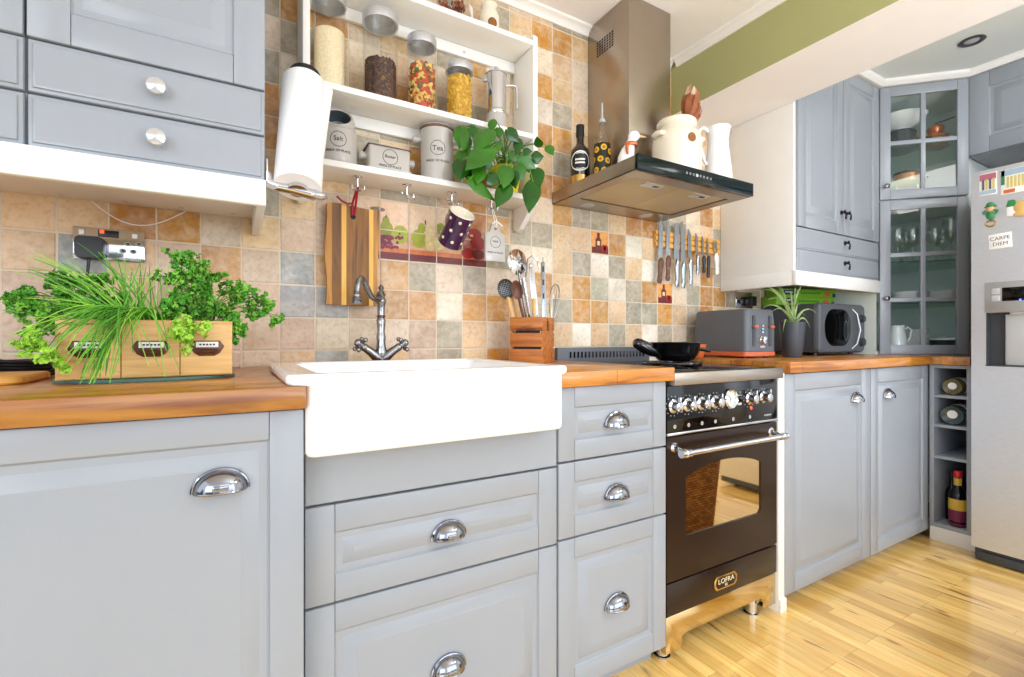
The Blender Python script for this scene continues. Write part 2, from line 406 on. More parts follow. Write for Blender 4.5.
blob(820, 350, 58, 46, 'red', 1); blob(850, 420, 60, 50, 'red', 1); blob(770, 500, 48, 42, 'red', 1); blob(850, 510, 50, 40, 'dred', 1); blob(800, 360, 14, 10, 'half', 1); blob(232, 345, 8, 8, 'stalk', 2); blob(128, 208, 5, 14, 'stalk', 2); blob(436, 256, 5, 20, 'stalk', 2)
for c in range(4, 8): m.box(.0180 + .1 * c, .0210 + .1 * c, 1.5938, 1.5955, 1.249, 1.449, mi=len(fk))
m.box(.3215, .8195, 1.5938, 1.5955, 1.3475, 1.3505, mi=len(fk))
fr = m.build('fruit_mural', fm, wall_back); fr['label'] = 'tile picture of pears, apples and berries on a shelf'
for cx, cz in ((1.3695, 1.399), (1.7695, 1.199)):
    m = MB()
    m.box(cx - .046, cx + .046, 1.5950, 1.5954, cz - .046, cz - .020, mi=fk.index('dred')); m.box(cx - .046, cx + .046, 1.5951, 1.5954, cz - .020, cz + .046, mi=fk.index('glow'))
    m.prism([(cx + a, 1.595, cz + b) for a, b in ((-.026, -.03), (.006, -.03), (.006, .012), (-.003, .022), (-.003, .042), (-.017, .042), (-.017, .022), (-.026, .012))], (0, -.0004, 0), mi=fk.index('bottle'))
    for a in (.018, .032): m.prism([(cx + a + .013 * math.cos(2 * PI * i / 14), 1.595, cz - .022 + .015 * math.sin(2 * PI * i / 14)) for i in range(14)], (0, -.0006, 0), mi=fk.index('red'))
    m.box(cx - .018, cx - .002, 1.5940, 1.5946, cz - .012, cz + .006, mi=fk.index('half'))
    m.build('bottle_tile_picture', fm, wall_back)

# ================================================================ CABINET PIECES
def panel_front(m, x0, x1, z0, z1, y, fr=.06, th=.02, X=None, top=None):
    top = top or fr
    m.box(x0 + .001, x1 - .001, y + .006, y + th, z0 + .001, z1 - .001, X=X)
    for a, b in ((x0, x0 + fr), (x1 - fr, x1)): m.box(a, b, y, y + th - .001, z0, z1, .0022, X=X)
    for a, b in ((z0, z0 + top), (z1 - top, z1)): m.box(x0 + fr + .0007, x1 - fr - .0007, y + .0004, y + th - .001, a, b, .0018, X=X)
    a0, a1, b0, b1 = x0 + fr, x1 - fr, z0 + top, z1 - top
    g = min(.03, (b1 - b0) * .28)
    m.rings(a0, a1, b0, b1, [(0, y + .012), (0, y + .0015), (.003, y + .0055), (.006, y + .0075), (.012, y + .0075), (.013, y + .0065), (.012 + g, y + .002), (.013 + g, y + .0012)], X=X)
def slab_front(m, x0, x1, z0, z1, y, X=None):
    m.rings(x0, x1, z0, z1, [(.001, y + .019), (0, y + .018), (0, y + .008), (.0015, y + .006), (.007, y + .005), (.0085, y + .0015), (.012, y), (.0125, y)], X=X)
def glazed_front(m, x0, x1, z0, z1, y, fr, cols, rows, X=None):
    for a, b in ((x0, x0 + fr), (x1 - fr, x1)): m.box(a, b, y, y + .019, z0, z1, .002, X=X)
    for a, b in ((z0, z0 + fr), (z1 - fr, z1)): m.box(x0 + fr + .0005, x1 - fr - .0005, y + .0004, y + .019, a, b, .0016, X=X)
    for i in range(1, cols):
        c = x0 + fr + (x1 - x0 - 2 * fr) * i / cols; m.box(c - .011, c + .011, y + .002, y + .018, z0 + fr - .001, z1 - fr + .001, .003, X=X)
    for i in range(1, rows):
        c = z0 + fr + (z1 - z0 - 2 * fr) * i / rows; m.box(x0 + fr - .001, x1 - fr + .001, y + .003, y + .018, c - .011, c + .011, .003, X=X)
def cup_pull(parent, x, z, y, a=.042, h=.036, d=.027, local=False):
    m = MB(); N, K = 20, 8
    for sc in (1, .9):
        m.grid([[(x + a * sc * math.cos(PI * i / N), y - d * sc * math.sin(PI * i / N) * math.sin(PI / 2 * j / K), z + h * sc * math.sin(PI * i / N) * math.cos(PI / 2 * j / K)) for i in range(N + 1)] for j in range(K + 1)])
    m.tube([(x + (a + .001) * math.cos(PI * i / N), y - .002, z + (h + .001) * math.sin(PI * i / N)) for i in range(N + 1)], .003, 8)
    m.tube([(x + a * .96 * math.cos(PI * i / N), y - d * .96 * math.sin(PI * i / N), z) for i in range(N + 1)], .0022, 8)
    m.box(x - .012, x + .012, y - d - .001, y - d + .003, z + .004, z + .013, .002)
    return m.build('cup_pull', M['pull'], parent, local=local)
def knob(parent, x, z, y, r=.0175, name='knob', mt='pearl', local=False, flat=1):
    m = MB(); m.lathe([(0, 0), (r * .55, 0), (r * .55, .003), (r * .3, .006), (r * .3, .014), (r * .8, .017), (r, .022), (r * .93, .027), (r * .5, .031), (0, .032)], (0, 0, 0), 24, X=Matrix.Translation((x, y, z)) @ Matrix.Diagonal((1, 1, flat, 1)) @ FRONT)
    return m.build(name, M[mt], parent, local=local)
def drop_pull(parent, x, z, y, local=False):
    m = MB(); m.lathe([(0, 0), (.011, 0), (.012, .002), (.007, .005), (.005, .012), (.009, .016), (.009, .02), (0, .023)], (0, 0, 0), 18, X=Matrix.Translation((x, y, z)) @ FRONT)
    m.tube([(x, y - .019, z - .002), (x, y - .024, z - .012), (x, y - .022, z - .024)], [.003, .003, .005], 8); m.ball((x, y - .0215, z - .029), .0065, (1, .7, 1.2), 12)
    return m.build('drop_handle', cmat('blackened_iron', (44, 46, 50), .3, .7), parent, local=local)

# ---------------------------------------------------------------- base run on the back wall
YL, YF = .945, 1.0                                           # fronts of the left unit / of the rest of the run
t = thing('base_cabinet', 'wide grey base cabinet with one large panelled door under the herb planter', 'cabinet', (-.2, YL, 0))
m = MB(); m.box(-1.2, .110, YL + .022, 1.58, .07, .858); m.build('body', M['grey'], t)
m = MB(); panel_front(m, -.546, .1105, .067, .856, YL, .056, .021, None, .050); d = m.build('door', M['grey'], t); cup_pull(d, -.019, .729, YL, .040, .035, .026)
m = MB(); panel_front(m, -1.198, -.549, .067, .856, YL, .056, .021, None, .050); m.build('door', M['grey'], t)
m = MB(); m.box(-1.2, .112, 1.0, 1.02, 0, .066); m.build('plinth', M['grey'], t)

t = thing('sink_cabinet', 'grey cabinet below the white sink, with two wide drawers', 'cabinet', (.417, YF, 0))
m = MB(); m.box(.117, .716, YF + .022, 1.58, .07, .752); m.box(.117, .1215, YF + .006, 1.40, .752, .764); m.build('body', M['grey'], t)
m = MB(); m.rings(.119, .715, .659, .759, [(.001, YF + .02), (0, YF + .018), (0, YF + .002), (.002, YF)]); m.build('fascia_panel', M['grey'], t)
m = MB(); panel_front(m, .119, .715, .460, .654, YF, .055); d = m.build('drawer', M['grey'], t); cup_pull(d, .417, .540, YF, .039, .035)
m = MB(); panel_front(m, .119, .715, .067, .455, YF, .055); d = m.build('drawer', M['grey'], t); cup_pull(d, .417, .240, YF, .039, .035)
m = MB(); m.box(.113, .716, 1.06, 1.08, 0, .066); m.build('plinth', M['grey'], t)

t = thing('drawer_cabinet', 'narrow grey cabinet of three drawers between the sink and the black cooker', 'cabinet', (.918, YF, 0))
m = MB(); m.box(.7185, 1.114, YF + .022, 1.58, .07, .858); m.build('body', M['grey'], t)
for z0, z1, hz in ((.666, .857, .744), (.466, .661, .545), (.067, .461, .242)):
    m = MB(); panel_front(m, .7205, 1.1125, z0, z1, YF, .052); d = m.build('drawer', M['grey'], t); cup_pull(d, .918, hz, YF)
m = MB(); m.box(.717, 1.114, 1.06, 1.08, 0, .066); m.build('plinth', M['grey'], t)

m = MB(); m.box(-1.2, .1118, .92, 1.594, .8600, .8999, .003)
tag(m.build('worktop', M['wood_top']), 'oiled wood worktop left of the sink, under the herb planter', 'worktop')
m = MB(); m.prism([(.6985, .978, .86), (1.126, .978, .86), (1.126, 1.594, .86), (.1135, 1.594, .86), (.1135, 1.4325, .86), (.6985, 1.4325, .86)], (0, 0, .0399), .003)
tag(m.build('worktop', M['wood_top']), 'short oiled wood worktop between sink and cooker, holding the utensil crate', 'worktop')

# belfast sink
t = thing('belfast_sink', 'large white ceramic apron front sink', 'sink', (.397, 1.17, .766))
L = []
x0, x1, y0, y1 = .1125, .687, .928, 1.425
for ins, z, r in ((.012, .766, .012), (.003, .769, .016), (0, .776, .018), (0, .898, .018), (-.010, .9015, .02), (-.013, .906, .02), (-.013, .915, .02), (-.010, .9195, .02), (-.004, .9205, .02), (.022, .9205, .022), (.028, .917, .03), (.032, .90, .034), (.036, .80, .05), (.055, .788, .06), (.12, .784, .06), (.22, .782, .02)):
    xi = x0 + ins - (.020 if z > .9 and ins < .02 else 0)
    L.append((xi, x1 - ins, y0 + (ins * .3 if ins < 0 else ins), y1 - ins, z, r))
m = MB(); m.rloft(L, 8); m.build('basin', M['ceramic'], t, ang=50)
m = MB(); m.lathe([(.0, .785), (.03, .785), (.034, .7842), (.034, .7825)], (.408, 1.18, 0), 24); m.build('drain', M['chrome'], t)

# bridge tap
t = thing('kitchen_tap', 'old style pewter mixer tap with cross handles behind the sink', 'tap', (.405, 1.47, .8999))
by = 1.475
m = MB()
m.lathe([(r_, .9 + (z_ - .9) * .884) for r_, z_ in [(0, .9), (.026, .9), (.024, .906), (.017, .912), (.014, .925), (.017, .935), (.0185, .95), (.015, .965), (.013, .985), (.0145, 1.0), (.013, 1.01), (.011, 1.02), (.0135, 1.045), (.014, 1.06), (.011, 1.068), (.0145, 1.073), (.011, 1.078), (.0115, 1.1), (.013, 1.115), (.016, 1.125), (.016, 1.13), (.012, 1.136), (.011, 1.142), (.015, 1.148), (.011, 1.156), (.006, 1.164), (.0095, 1.172), (.004, 1.182), (0, 1.184)]], (.392, by, 0), 22)
m.build('column', M['pewter'], t)
sd = Vector((-.74, -.67, 0)).normalized(); S0 = Vector((.392, by, 0))
m = MB(); m.tube([S0 + sd * a_ + Vector((0, 0, z_)) for a_, z_ in ((0, 1.108), (.03, 1.104), (.055, 1.112), (.074, 1.134), (.086, 1.152), (.100, 1.158), (.113, 1.150), (.120, 1.132), (.122, 1.108))], [.011, .0105, .0092, .0092, .0092, .0092, .0092, .0092, .0105], 14)
sc_ = S0 + sd * .122
m.lathe([(0, 1.084), (.0165, 1.084), (.0175, 1.089), (.0125, 1.093), (.0155, 1.098), (.0115, 1.102), (.0105, 1.110), (.0125, 1.114), (.009, 1.12), (0, 1.121)], (sc_.x, sc_.y, 0), 18)
m.build('spout', M['pewter'], t)
for s in (-1, 1):
    m = MB(); c0 = Vector((.392, by, .922)); e = Vector((.392 + s * .052, by - .008, .958))
    m.tube([c0, c0.lerp(e, .3) + Vector((0, 0, -.004)), c0.lerp(e, .62), e], [.014, .0155, .013, .0115], 14); m.ball(e, .0125, (1, 1, 1), 14)
    arm = m.build('valve_arm', M['pewter'], t)
    m = MB(); dr = (e - c0).normalized(); h = e + dr * .016
    m.cyl(e, h + dr * .008, .008, .011); m.ball(h + dr * .008, .012, (1, 1, 1), 14)
    u1 = dr.cross(Vector((0, 1, 0))).normalized(); u2 = dr.cross(u1)
    for ax in ((u1 + u2).normalized(), (u1 - u2).normalized()):
        m.cyl(h - ax * .024, h + ax * .024, .0045); m.ball(h - ax * .025, .007, n=12); m.ball(h + ax * .025, .007, n=12)
    m.build('cross_handle', M['pewter'], arm)

# ---------------------------------------------------------------- range cooker
CX0, CX1, CF = 1.1185, 1.682, 1.003
t = thing('range_cooker', 'black freestanding range cooker with a round clock and row of chrome knobs', 'cooker', ((CX0 + CX1) / 2, CF, 0))
m = MB(); m.box(CX0, CX1, CF + .03, 1.57, .07, .845); m.build('body', M['enamel'], t)
m = MB(); m.box(CX0 + .009, CX1, .9785 + .001, 1.57, .8445, .882, .002); m.box(CX0 + .018, CX1 - .012, 1.0, 1.55, .882, .8855, .001, mi=1)
hob = m.build('hob', [M['hoodsteel'], M['gloss']], t)
for hx, hy, r in ((1.26, 1.14, .085), (1.56, 1.14, .1), (1.26, 1.40, .1), (1.56, 1.40, .085)):
    m = MB(); m.lathe([(r - .003, 0), (r, 0), (r, .0004), (r - .003, .0004), (r - .003, 0)], (hx, hy, .8856), 40); m.build('hob_ring', M['dgrey'], hob)
m = MB(); m.box(CX0 + .009, CX1 - .04, 1.572, 1.592, .845, .948, .002)
for i in range(22): m.box(CX0 + .07 + i * .0195, CX0 + .078 + i * .0195, 1.5705, 1.5725, .905, .93, mi=1)
m.build('vent_upstand', [M['dgrey'], M['gloss']], t)
m = MB(); m.box(CX0 + .001, CX1 - .001, CF - .002, CF + .03, .7, .8435, .002); m.box(CX0, CX1, CF - .004, CF + .03, .692, .7, .0015, mi=1)
CPM = m
KX = [1.144, 1.207, 1.271, 1.337, 1.517, 1.595]; ky = CF - .002
m = CPM
for i, x in enumerate(KX):
    for a in range(12 if i != 5 else 8):
        an = 2 * PI * a / 12 + .2
        m.lathe([(0, 0), (.0017, 0), (.0017, .0004), (0, .0004)], n=8, mi=2, X=T(x + .03 * math.cos(an), ky, .781 + .03 * math.sin(an)) @ FRONT)
for x in (1.152, 1.214, 1.276, 1.341, 1.432, 1.522):
    m.lathe([(.0035, 0), (.006, 0), (.006, .0004), (.0035, .0004), (.0035, 0)], n=14, mi=2, X=T(x, ky, .718) @ FRONT); m.box(x - .0012, x + .0012, ky - .0005, ky, .7155, .7205, mi=2)
m.box(1.452, 1.478, ky - .0005, ky, .794, .796, mi=2); m.box(1.455, 1.475, ky - .0005, ky, .762, .770, mi=2)
for i in range(5): m.box(1.604 + i * .008, 1.609 + i * .008, ky - .0005, ky, .714, .719, mi=2)
pan = m.build('control_panel', [M['gloss'], M['chrome'], M['lgrey']], t)
m = MB(); m.lathe([(0, 0), (.0045, 0), (.0045, .002), (0, .003)], n=14, X=T(1.527, ky, .748) @ FRONT); m.build('indicator_lamp', M['neon'], pan)
for x in KX:
    m = MB(); X = T(x, ky, .781) @ FRONT
    m.lathe([(0, 0), (.0205, 0), (.0210, .003), (.017, .005), (.0135, .007), (.013, .020), (.0155, .023), (.015, .028), (.010, .030), (0, .030)], n=26, X=X)
    m.box(x - .003, x + .003, ky - .031, ky - .012, .785, .811, .002); m.build('knob', M['chrome'], pan)
m = MB(); X = T(1.414, ky, .787) @ FRONT
X = X @ Matrix.Diagonal((.88, .98, 1, 1)); m.lathe([(.026, 0), (.034, 0), (.035, .006), (.031, .011), (.027, .009), (.026, 0)], n=36, X=X); m.lathe([(0, 0), (.028, 0), (.028, .003), (0, .003)], n=30, mi=1, X=X)
for i in range(12):
    a = 2 * PI * i / 12; m.box(-.0008, .0008, .020, .025, .0031, .0036, mi=2, X=X @ RZ(a))
m.box(-.001, .001, -.004, .018, .0036, .0042, mi=2, X=X @ RZ(.9)); m.box(-.0012, .0012, -.003, .013, .0036, .0042, mi=2, X=X @ RZ(2.6))
m.build('clock', [M['chrome'], M['white'], M['label_dark']], pan)
# door with an arched window
m = MB(); wx0, wx1, wz0, ws, wa = 1.203, 1.588, .378, .556, .590
arch = [(wx0 + .012, wz0), (wx1 - .012, wz0), (wx1, wz0 + .012), (wx1, ws)]
for i in range(1, 14): 
    q = i / 14; arch.append((wx1 + (wx0 - wx1) * q, ws + (wa - ws) * math.sin(PI * q) ** .8))
arch += [(wx0, ws), (wx0, wz0 + .012)]
outer = []
ccx, ccz = (wx0 + wx1) / 2, (wz0 + ws) / 2
rx0, rx1, rz0, rz1 = CX0 + .001, CX1 - .001, .2515, .6865
for a, b in arch:                                            # push each arch point out to the door's rectangle
    dx, dz = a - ccx, b - ccz
    s = min(((rx1 if dx > 0 else rx0) - ccx) / dx if abs(dx) > 1e-6 else 9e9, ((rz1 if dz > 0 else rz0) - ccz) / dz if abs(dz) > 1e-6 else 9e9)
    outer.append((ccx + dx * s, ccz + dz * s))
# keep true corners
def snap(o):
    best = list(o)
    for cxx, czz in ((rx0, rz0), (rx1, rz0), (rx1, rz1), (rx0, rz1)):
        i = min(range(len(best)), key=lambda q: (best[q][0] - cxx) ** 2 + (best[q][1] - czz) ** 2); best[i] = (cxx, czz)
    return best
outer = snap(outer)
rows = [[(a, CF + .028, b) for a, b in outer], [(a, CF, b) for a, b in outer], [(a, CF, b) for a, b in arch], [(a, CF + .008, b) for a, b in arch]]
m.grid(rows, closed_u=True)
od = m.build('oven_door', M['enamel'], t, ang=30)
m = MB(); m.prism([(a, CF + .004, b) for a, b in arch], (0, .006, 0)); m.build('door_window', M['oven'], od)
m = MB(); hy = .957
m.cyl((1.148, hy, .647), (1.640, hy, .647), .009, n=20)
for x in (1.148, 1.640):
    m.ball((x, hy, .647), .0135, (1, 1, 1), 18); m.cyl((x - .02, hy, .647), (x + .02, hy, .647), .0118); m.cyl((x, hy, .647), (x, CF + .001, .655), .009); m.lathe([(0, 0), (.016, 0), (.016, .005), (0, .005)], n=20, X=T(x, CF, .655) @ FRONT)
m.build('door_handle', M['chrome'], od)
m = MB(); m.box(CX0 + .001, CX1 - .001, CF, CF + .028, .1485, .2455, .002); dr = m.build('storage_drawer', M['enamel'], t)
m = MB(); bx, bz = aty(725, 580.5, CF).x, aty(725, 580.5, CF).z
oc = lambda w, h, c: [(-w, -h + c), (-w + c, -h), (w - c, -h), (w, -h + c), (w, h - c), (w - c, h), (-w + c, h), (-w, h - c)]
m.prism([(bx + a, CF, bz + b) for a, b in oc(.058, .022, .012)], (0, -.004, 0), .001); m.prism([(bx + a, CF - .004, bz + b) for a, b in oc(.050, .0165, .01)], (0, -.0006, 0), mi=1)
m.text('LOFRA', .0225, T(bx, CF - .0047, bz + .005) @ FRONT, 2, .0006, sx=1.2); m.text('66', .013, T(bx, CF - .0047, bz - .0095) @ FRONT, 2, .0006)
m.build('badge', [M['brass'], M['enamel'], cmat('pale_gold', (240, 222, 180), .4)], dr)
m = MB(); sk = [(CX0 + .002, .034), (CX0 + .068, .034), (CX0 + .078, .042), (CX0 + .072, .056), (CX0 + .076, .068), (CX0 + .095, .076), (CX1 - .095, .076), (CX1 - .076, .068), (CX1 - .072, .056), (CX1 - .078, .042), (CX1 - .068, .034), (CX1 - .002, .034), (CX1 - .002, .145), (CX0 + .002, .145)]
m.prism([(a, CF + .004, b) for a, b in sk], (0, .02, 0), .0012); m.build('skirt', mat('polished_steel', (206, 184, 138), .14, 1, vary=.01), t)
for fx, fy in ((CX0 + .035, CF + .05), (CX1 - .075, CF + .05), (CX0 + .035, 1.5), (CX1 - .075, 1.5)):
    m = MB(); m.lathe([(0, .0002), (.026, .0002), (.026, .005), (.02, .007), (.02, .0705), (0, .0705)], (fx, fy, 0), 22); m.build('foot', M['chrome'], t)

m = MB(); m.box(1.688, 1.7245, 1.0, 1.58, 0.0005, .8595, .001); m.box(1.688, 1.7245, .992, 1.0, .0005, .05, .001)
tag(m.build('filler_panel', M['white']), 'narrow white upright panel on the right side of the cooker', 'panel')

# ---------------------------------------------------------------- right run base cabinet, wine rack, worktop
t = thing('base_cabinet', 'grey base cabinet with two tall panelled doors under the microwave', 'cabinet', (2.33, YF, 0))
m = MB(); m.box(1.726, 2.949, YF + .022, 1.58, .07, .858); m.build('body', M['grey'], t)
m = MB(); panel_front(m, 1.7285, 2.352, .05, .855, YF, .062); d = m.build('door', M['grey'], t); cup_pull(d, 2.240, .724, YF, .040)
m = MB(); panel_front(m, 2.3685, 2.9475, .05, .855, YF, .062); d = m.build('door', M['grey'], t); cup_pull(d, 2.522, .724, YF, .040)
m = MB(); m.box(2.3535, 2.367, YF + .003, YF + .022, .05, .855, .002); m.build('filler_strip', M['grey'], t)
m = MB(); m.box(1.726, 2.949, 1.06, 1.08, 0, .049); m.build('plinth', M['grey'], t)

RX = 2.952; RY0, RY1 = .842, .998                            # open bottle rack in the run to the right
t = thing('wine_rack', 'slim open grey bottle rack with three shelves beside the fridge', 'wine rack', (RX, .92, 0))
m = MB()
for a, b in ((RY0, RY0 + .018), (RY1 - .018, RY1)): m.box(RX, 3.5, a, b, .07, .858, .001)
m.box(3.485, 3.5, RY0 + .018, RY1 - .018, .07, .858); m.box(RX, 3.485, RY0 + .018, RY1 - .018, .842, .858, .001); m.box(RX, 3.485, RY0 + .018, RY1 - .018, .07, .089, .001)
m.build('frame', M['grey'], t)
for z in (.7125, .569, .417):
    m = MB(); m.box(RX + .002, 3.485, RY0 + .018, RY1 - .018, z - .014, z, .001); m.build('shelf', M['grey'], t)
m = MB(); m.box(RX + .004, RX + .02, RY0 - .01, RY1, 0.0005, .069, .001); m.build('plinth', M['white'], t)

m = MB(); m.prism([(1.724, .978, .86), (2.926, .978, .86), (2.926, .84, .86), (3.6, .84, .86), (3.6, 1.594, .86), (1.724, 1.594, .86)], (0, 0, .0399), .003)
tag(m.build('worktop', M['wood_top']), 'oiled wood corner worktop carrying toaster and microwave', 'worktop')
# ================================================================ WALL CABINETS
UY = 1.23
def upper_unit(x0, x1, label):
    t = thing('wall_cabinet', label, 'cabinet', ((x0 + x1) / 2, UY, 1.347))
    m = MB(); m.box(x0 + .0005, x1 - .0005, UY + .021, 1.594, 1.346, 2.26, .001); m.build('body', M['grey'], t)
    m = MB(); panel_front(m, x0 + .0015, x1 - .0015, 1.5535, 2.255, UY, .062); m.build('door', M['grey'], t)
    for z0 in (1.3475, 1.4515):
        m = MB(); slab_front(m, x0 + .0015, x1 - .0015, z0, z0 + .0995, UY); d = m.build('drawer', M['grey'], t)
        knob(d, (x0 + x1) / 2, z0 + .0485, UY, .0175, 'knob', 'pearl')
    return t
upper_unit(-.337, .063, 'grey wall cabinet with two small knobbed drawers, beside the paper towel holder')
upper_unit(-.739, -.339, 'grey wall cabinet cut off at the left edge of the photo')
t = thing('light_rail', 'white rail board running under the left wall cabinets', 'rail', (-.33, UY, 1.285))
m = MB(); pr = [(1.212, 1.292), (1.214, 1.286), (1.222, 1.284), (1.232, 1.286), (1.232, 1.3445), (1.218, 1.3445), (1.2145, 1.33)]
m.prism([(-.739, a, b) for a, b in pr], (.802, 0, 0), .001); m.build('front_board', M['white'], t)
m = MB(); m.box(-.739, .0445, 1.2325, 1.594, 1.336, 1.3445, .001)
for x in (-.36, -.24, -.12, .0): m.lathe([(0, 0), (.006, 0), (.006, -.0015), (0, -.002)], (x, 1.555, 1.336), 12, 1)
m.build('under_board', [M['cream'], M['steel']], t)
m = MB(); m.box(.045, .063, 1.2325, 1.594, 1.286, 1.3445, .0015); m.build('end_panel', M['white'], t)

# double wall cabinet over the microwave
WXL, WXR, WF = 2.1765, 2.9595, 1.21
t = thing('wall_cabinet', 'grey double door wall cabinet with white side, over the microwave', 'cabinet', (2.568, WF, 1.22))
m = MB(); m.box(WXL + .019, WXR, WF + .022, 1.594, 1.292, 2.314, .001); m.build('body', M['grey'], t)
m = MB(); m.box(WXL, WXL + .018, WF + .012, 1.594, 1.292, 2.314, .001); m.build('side_panel', M['cream'], t)
for a, b, kx in ((WXL + .019, 2.587, 2.566), (2.590, WXR - .002, 2.611)):
    m = MB(); panel_front(m, a, b, 1.4945, 2.31, WF, .058); d = m.build('door', M['grey'], t); drop_pull(d, kx, 1.60, WF)
for z0 in (1.293, 1.3925):
    m = MB(); slab_front(m, WXL + .019, WXR - .002, z0, z0 + .0985, WF); d = m.build('drawer', M['grey'], t); drop_pull(d, 2.60, z0 + .062, WF)
m = MB(); m.box(WXL - .004, WXR, WF - .004, WF + .018, 1.226, 1.2915, .004); m.box(WXL - .004, WXL + .014, WF + .018, 1.594, 1.226, 1.2915, .004); m.box(WXL + .014, WXR, WF + .018, 1.594, 1.27, 1.2915)
m.build('light_rail', M['cream'], t)

# corner display units, set at 45 degrees
DW = .393; D0 = Vector((2.9605, 1.21, 0)); A45 = -PI / 4
def corner_shell(m, z0, z1, shelves):
    poly = lambda z, e: [(2.9605 + e, 1.216 + e, z), (3.2335 + e, .943 + e, z), (3.595 - e, .943 + e, z), (3.595 - e, 1.594 - e, z), (2.9605 + e, 1.594 - e, z)]
    m.box(2.9605, 2.9765, 1.232, 1.594, z0, z1); m.box(2.9605, 3.595, 1.58, 1.594, z0, z1); m.box(3.58, 3.595, .943, 1.594, z0, z1); m.box(3.256, 3.595, .943, .957, z0, z1)
    for z in (z0, z1 - .018): m.prism(poly(z, .0185), (0, 0, .018))
    for z in shelves: m.prism(poly(z - .010, .02), (0, 0, .010), mi=1)
def corner_unit(label, z0, z1, rows, shelves, fr, kz, side=None):
    t = thing('corner_cabinet', label, 'cabinet', (D0.x, D0.y, z0), A45)
    m = MB(); corner_shell(m, z0, z1, shelves)
    X = (Matrix.Translation(D0 + Vector((0, 0, z0))) @ RZ(A45)).inverted()
    bmesh.ops.transform(m.bm, matrix=X, verts=m.bm.verts)
    m.build('body', [M['inside'], glass('shelf_glass', (.86, .95, .91), .1)], t, local=True)
    h = z1 - z0
    m = MB(); glazed_front(m, .002, DW - .002, .003, h - .003, 0, fr, 2, rows); d = m.build('door', M['grey'], t, local=True)
    m = MB(); m.box(fr, DW - fr, .008, .0105, fr, h - fr); m.build('glass_pane', M['pane'], d, local=True)
    knob(d, .024, kz - z0, 0, .013, 'knob', 'pewter', local=True, flat=1)
    if side:
        m = MB(); m.box(2.9590, 2.9603, 1.225, 1.594, z0 + .001, 1.2695); bmesh.ops.transform(m.bm, matrix=X, verts=m.bm.verts); m.build('side_panel', M['mint'], t, local=True)
    return t
corner_unit('upper glazed grey corner cabinet with four panes, holding a white bowl and a coffee mill', 1.7165, 2.314, 2, (2.020,), .048, 1.785)
corner_unit('lower glazed grey corner cabinet with six panes, holding wine glasses and plates', .9003, 1.7135, 3, (1.396, 1.178), .048, 1.196, True)

# cabinet over the fridge on the right-hand wall
t = thing('wall_cabinet', 'grey panelled wall cabinet above the fridge freezer', 'cabinet', (3.236, .936, 1.912), -PI / 2)
m = MB(); m.box(0, 1.0, .022, .37, 0, .40, .001); m.build('body', M['grey'], t, local=True)
m = MB(); panel_front(m, .003, .50, .003, .40, 0, .075); m.build('door', M['grey'], t, local=True)
m = MB(); panel_front(m, .503, 1.0, .003, .40, 0, .075); m.build('door', M['grey'], t, local=True)

# white moulding on top of the three tall units
def run_mould(name, pts):
    m = MB(); prof = [(0, 2.3155), (-.012, 2.3155), (-.018, 2.323), (-.024, 2.328), (-.030, 2.338), (-.030, 2.3455), (.03, 2.3455), (.03, 2.3155)]
    P2 = [Vector((a, b)) for a, b in pts]; n = len(P2); rows = []
    for i in range(n):
        d0 = (P2[i] - P2[i - 1]).normalized() if i else (P2[1] - P2[0]).normalized()
        d1 = (P2[i + 1] - P2[i]).normalized() if i < n - 1 else d0
        n0 = Vector((-d0.y, d0.x)); n1 = Vector((-d1.y, d1.x)); b = (n0 + n1).normalized(); b = b / max(.3, b.dot(n0))
        rows.append([(P2[i].x + b.x * o_, P2[i].y + b.y * o_, z) for o_, z in prof])
    m.grid(rows, closed_u=True, cap0=True, cap1=True); return m
m = run_mould('crown', [(2.18, 1.21), (2.9605, 1.21), (3.238, .932), (3.238, -.06)])
struct('trim_4', m, M['cream'])

# ================================================================ EXTRACTOR HOOD
HX0, HX1, HY0, HZ0, HZ1 = 1.117, 1.721, 1.132, 1.530, 1.5775
t = thing('extractor_hood', 'stainless steel chimney extractor hood with black glass front edge', 'hood', (1.419, 1.3, 1.53))
m = MB(); cx0, cx1, cy0 = 1.3015, 1.5275, 1.349
m.box(cx0, cx1, cy0, 1.594, HZ1 - .001, 2.299, .0015); m.build('chimney', M['hoodsteel'], t)
m = MB()
for i in range(7):
    for j in range(6): m.box(cx0 - .0006, cx0 + .001, 1.437 + i * .0150, 1.447 + i * .0150, 2.148 + j * .0110, 2.1555 + j * .0110)
m.build('chimney_vent', M['black'], t)
m = MB(); e = .03                                          # canopy: open tray frame from below
m.box(HX0, HX1, HY0, 1.594, HZ1 - .006, HZ1, .001)
for a in ((HX0, HX0 + .004, HY0, 1.594), (HX1 - .004, HX1, HY0, 1.594), (HX0, HX1, HY0, HY0 + .004), (HX0, HX1, 1.59, 1.594)): m.box(*a, HZ0, HZ1 - .005)
for a in ((HX0, HX0 + .05, HY0, 1.594), (HX1 - .05, HX1, HY0, 1.594), (HX0 + .05, HX1 - .05, HY0, HY0 + .06), (HX0 + .05, HX1 - .05, 1.48, 1.594)): m.box(*a, HZ0, HZ0 + .002)
m.build('canopy', M['hoodsteel'], t)
for a, b in ((HX0 + .052, 1.418), (1.4205, HX1 - .052)):
    m = MB(); m.box(a, b, HY0 + .062, 1.478, HZ0 + .003, HZ0 + .012, .002); f = m.build('grease_filter', M['filter'], t)
    m = MB(); c = (a + b) / 2; m.box(c - .045, c + .045, HY0 + .075, HY0 + .115, HZ0 + .0002, HZ0 + .003, .001); m.box(c + .004, c + .03, HY0 + .088, HY0 + .100, HZ0 - .0008, HZ0 + .0002, .0003, mi=1); m.build('filter_latch', [M['steel'], M['black']], f)
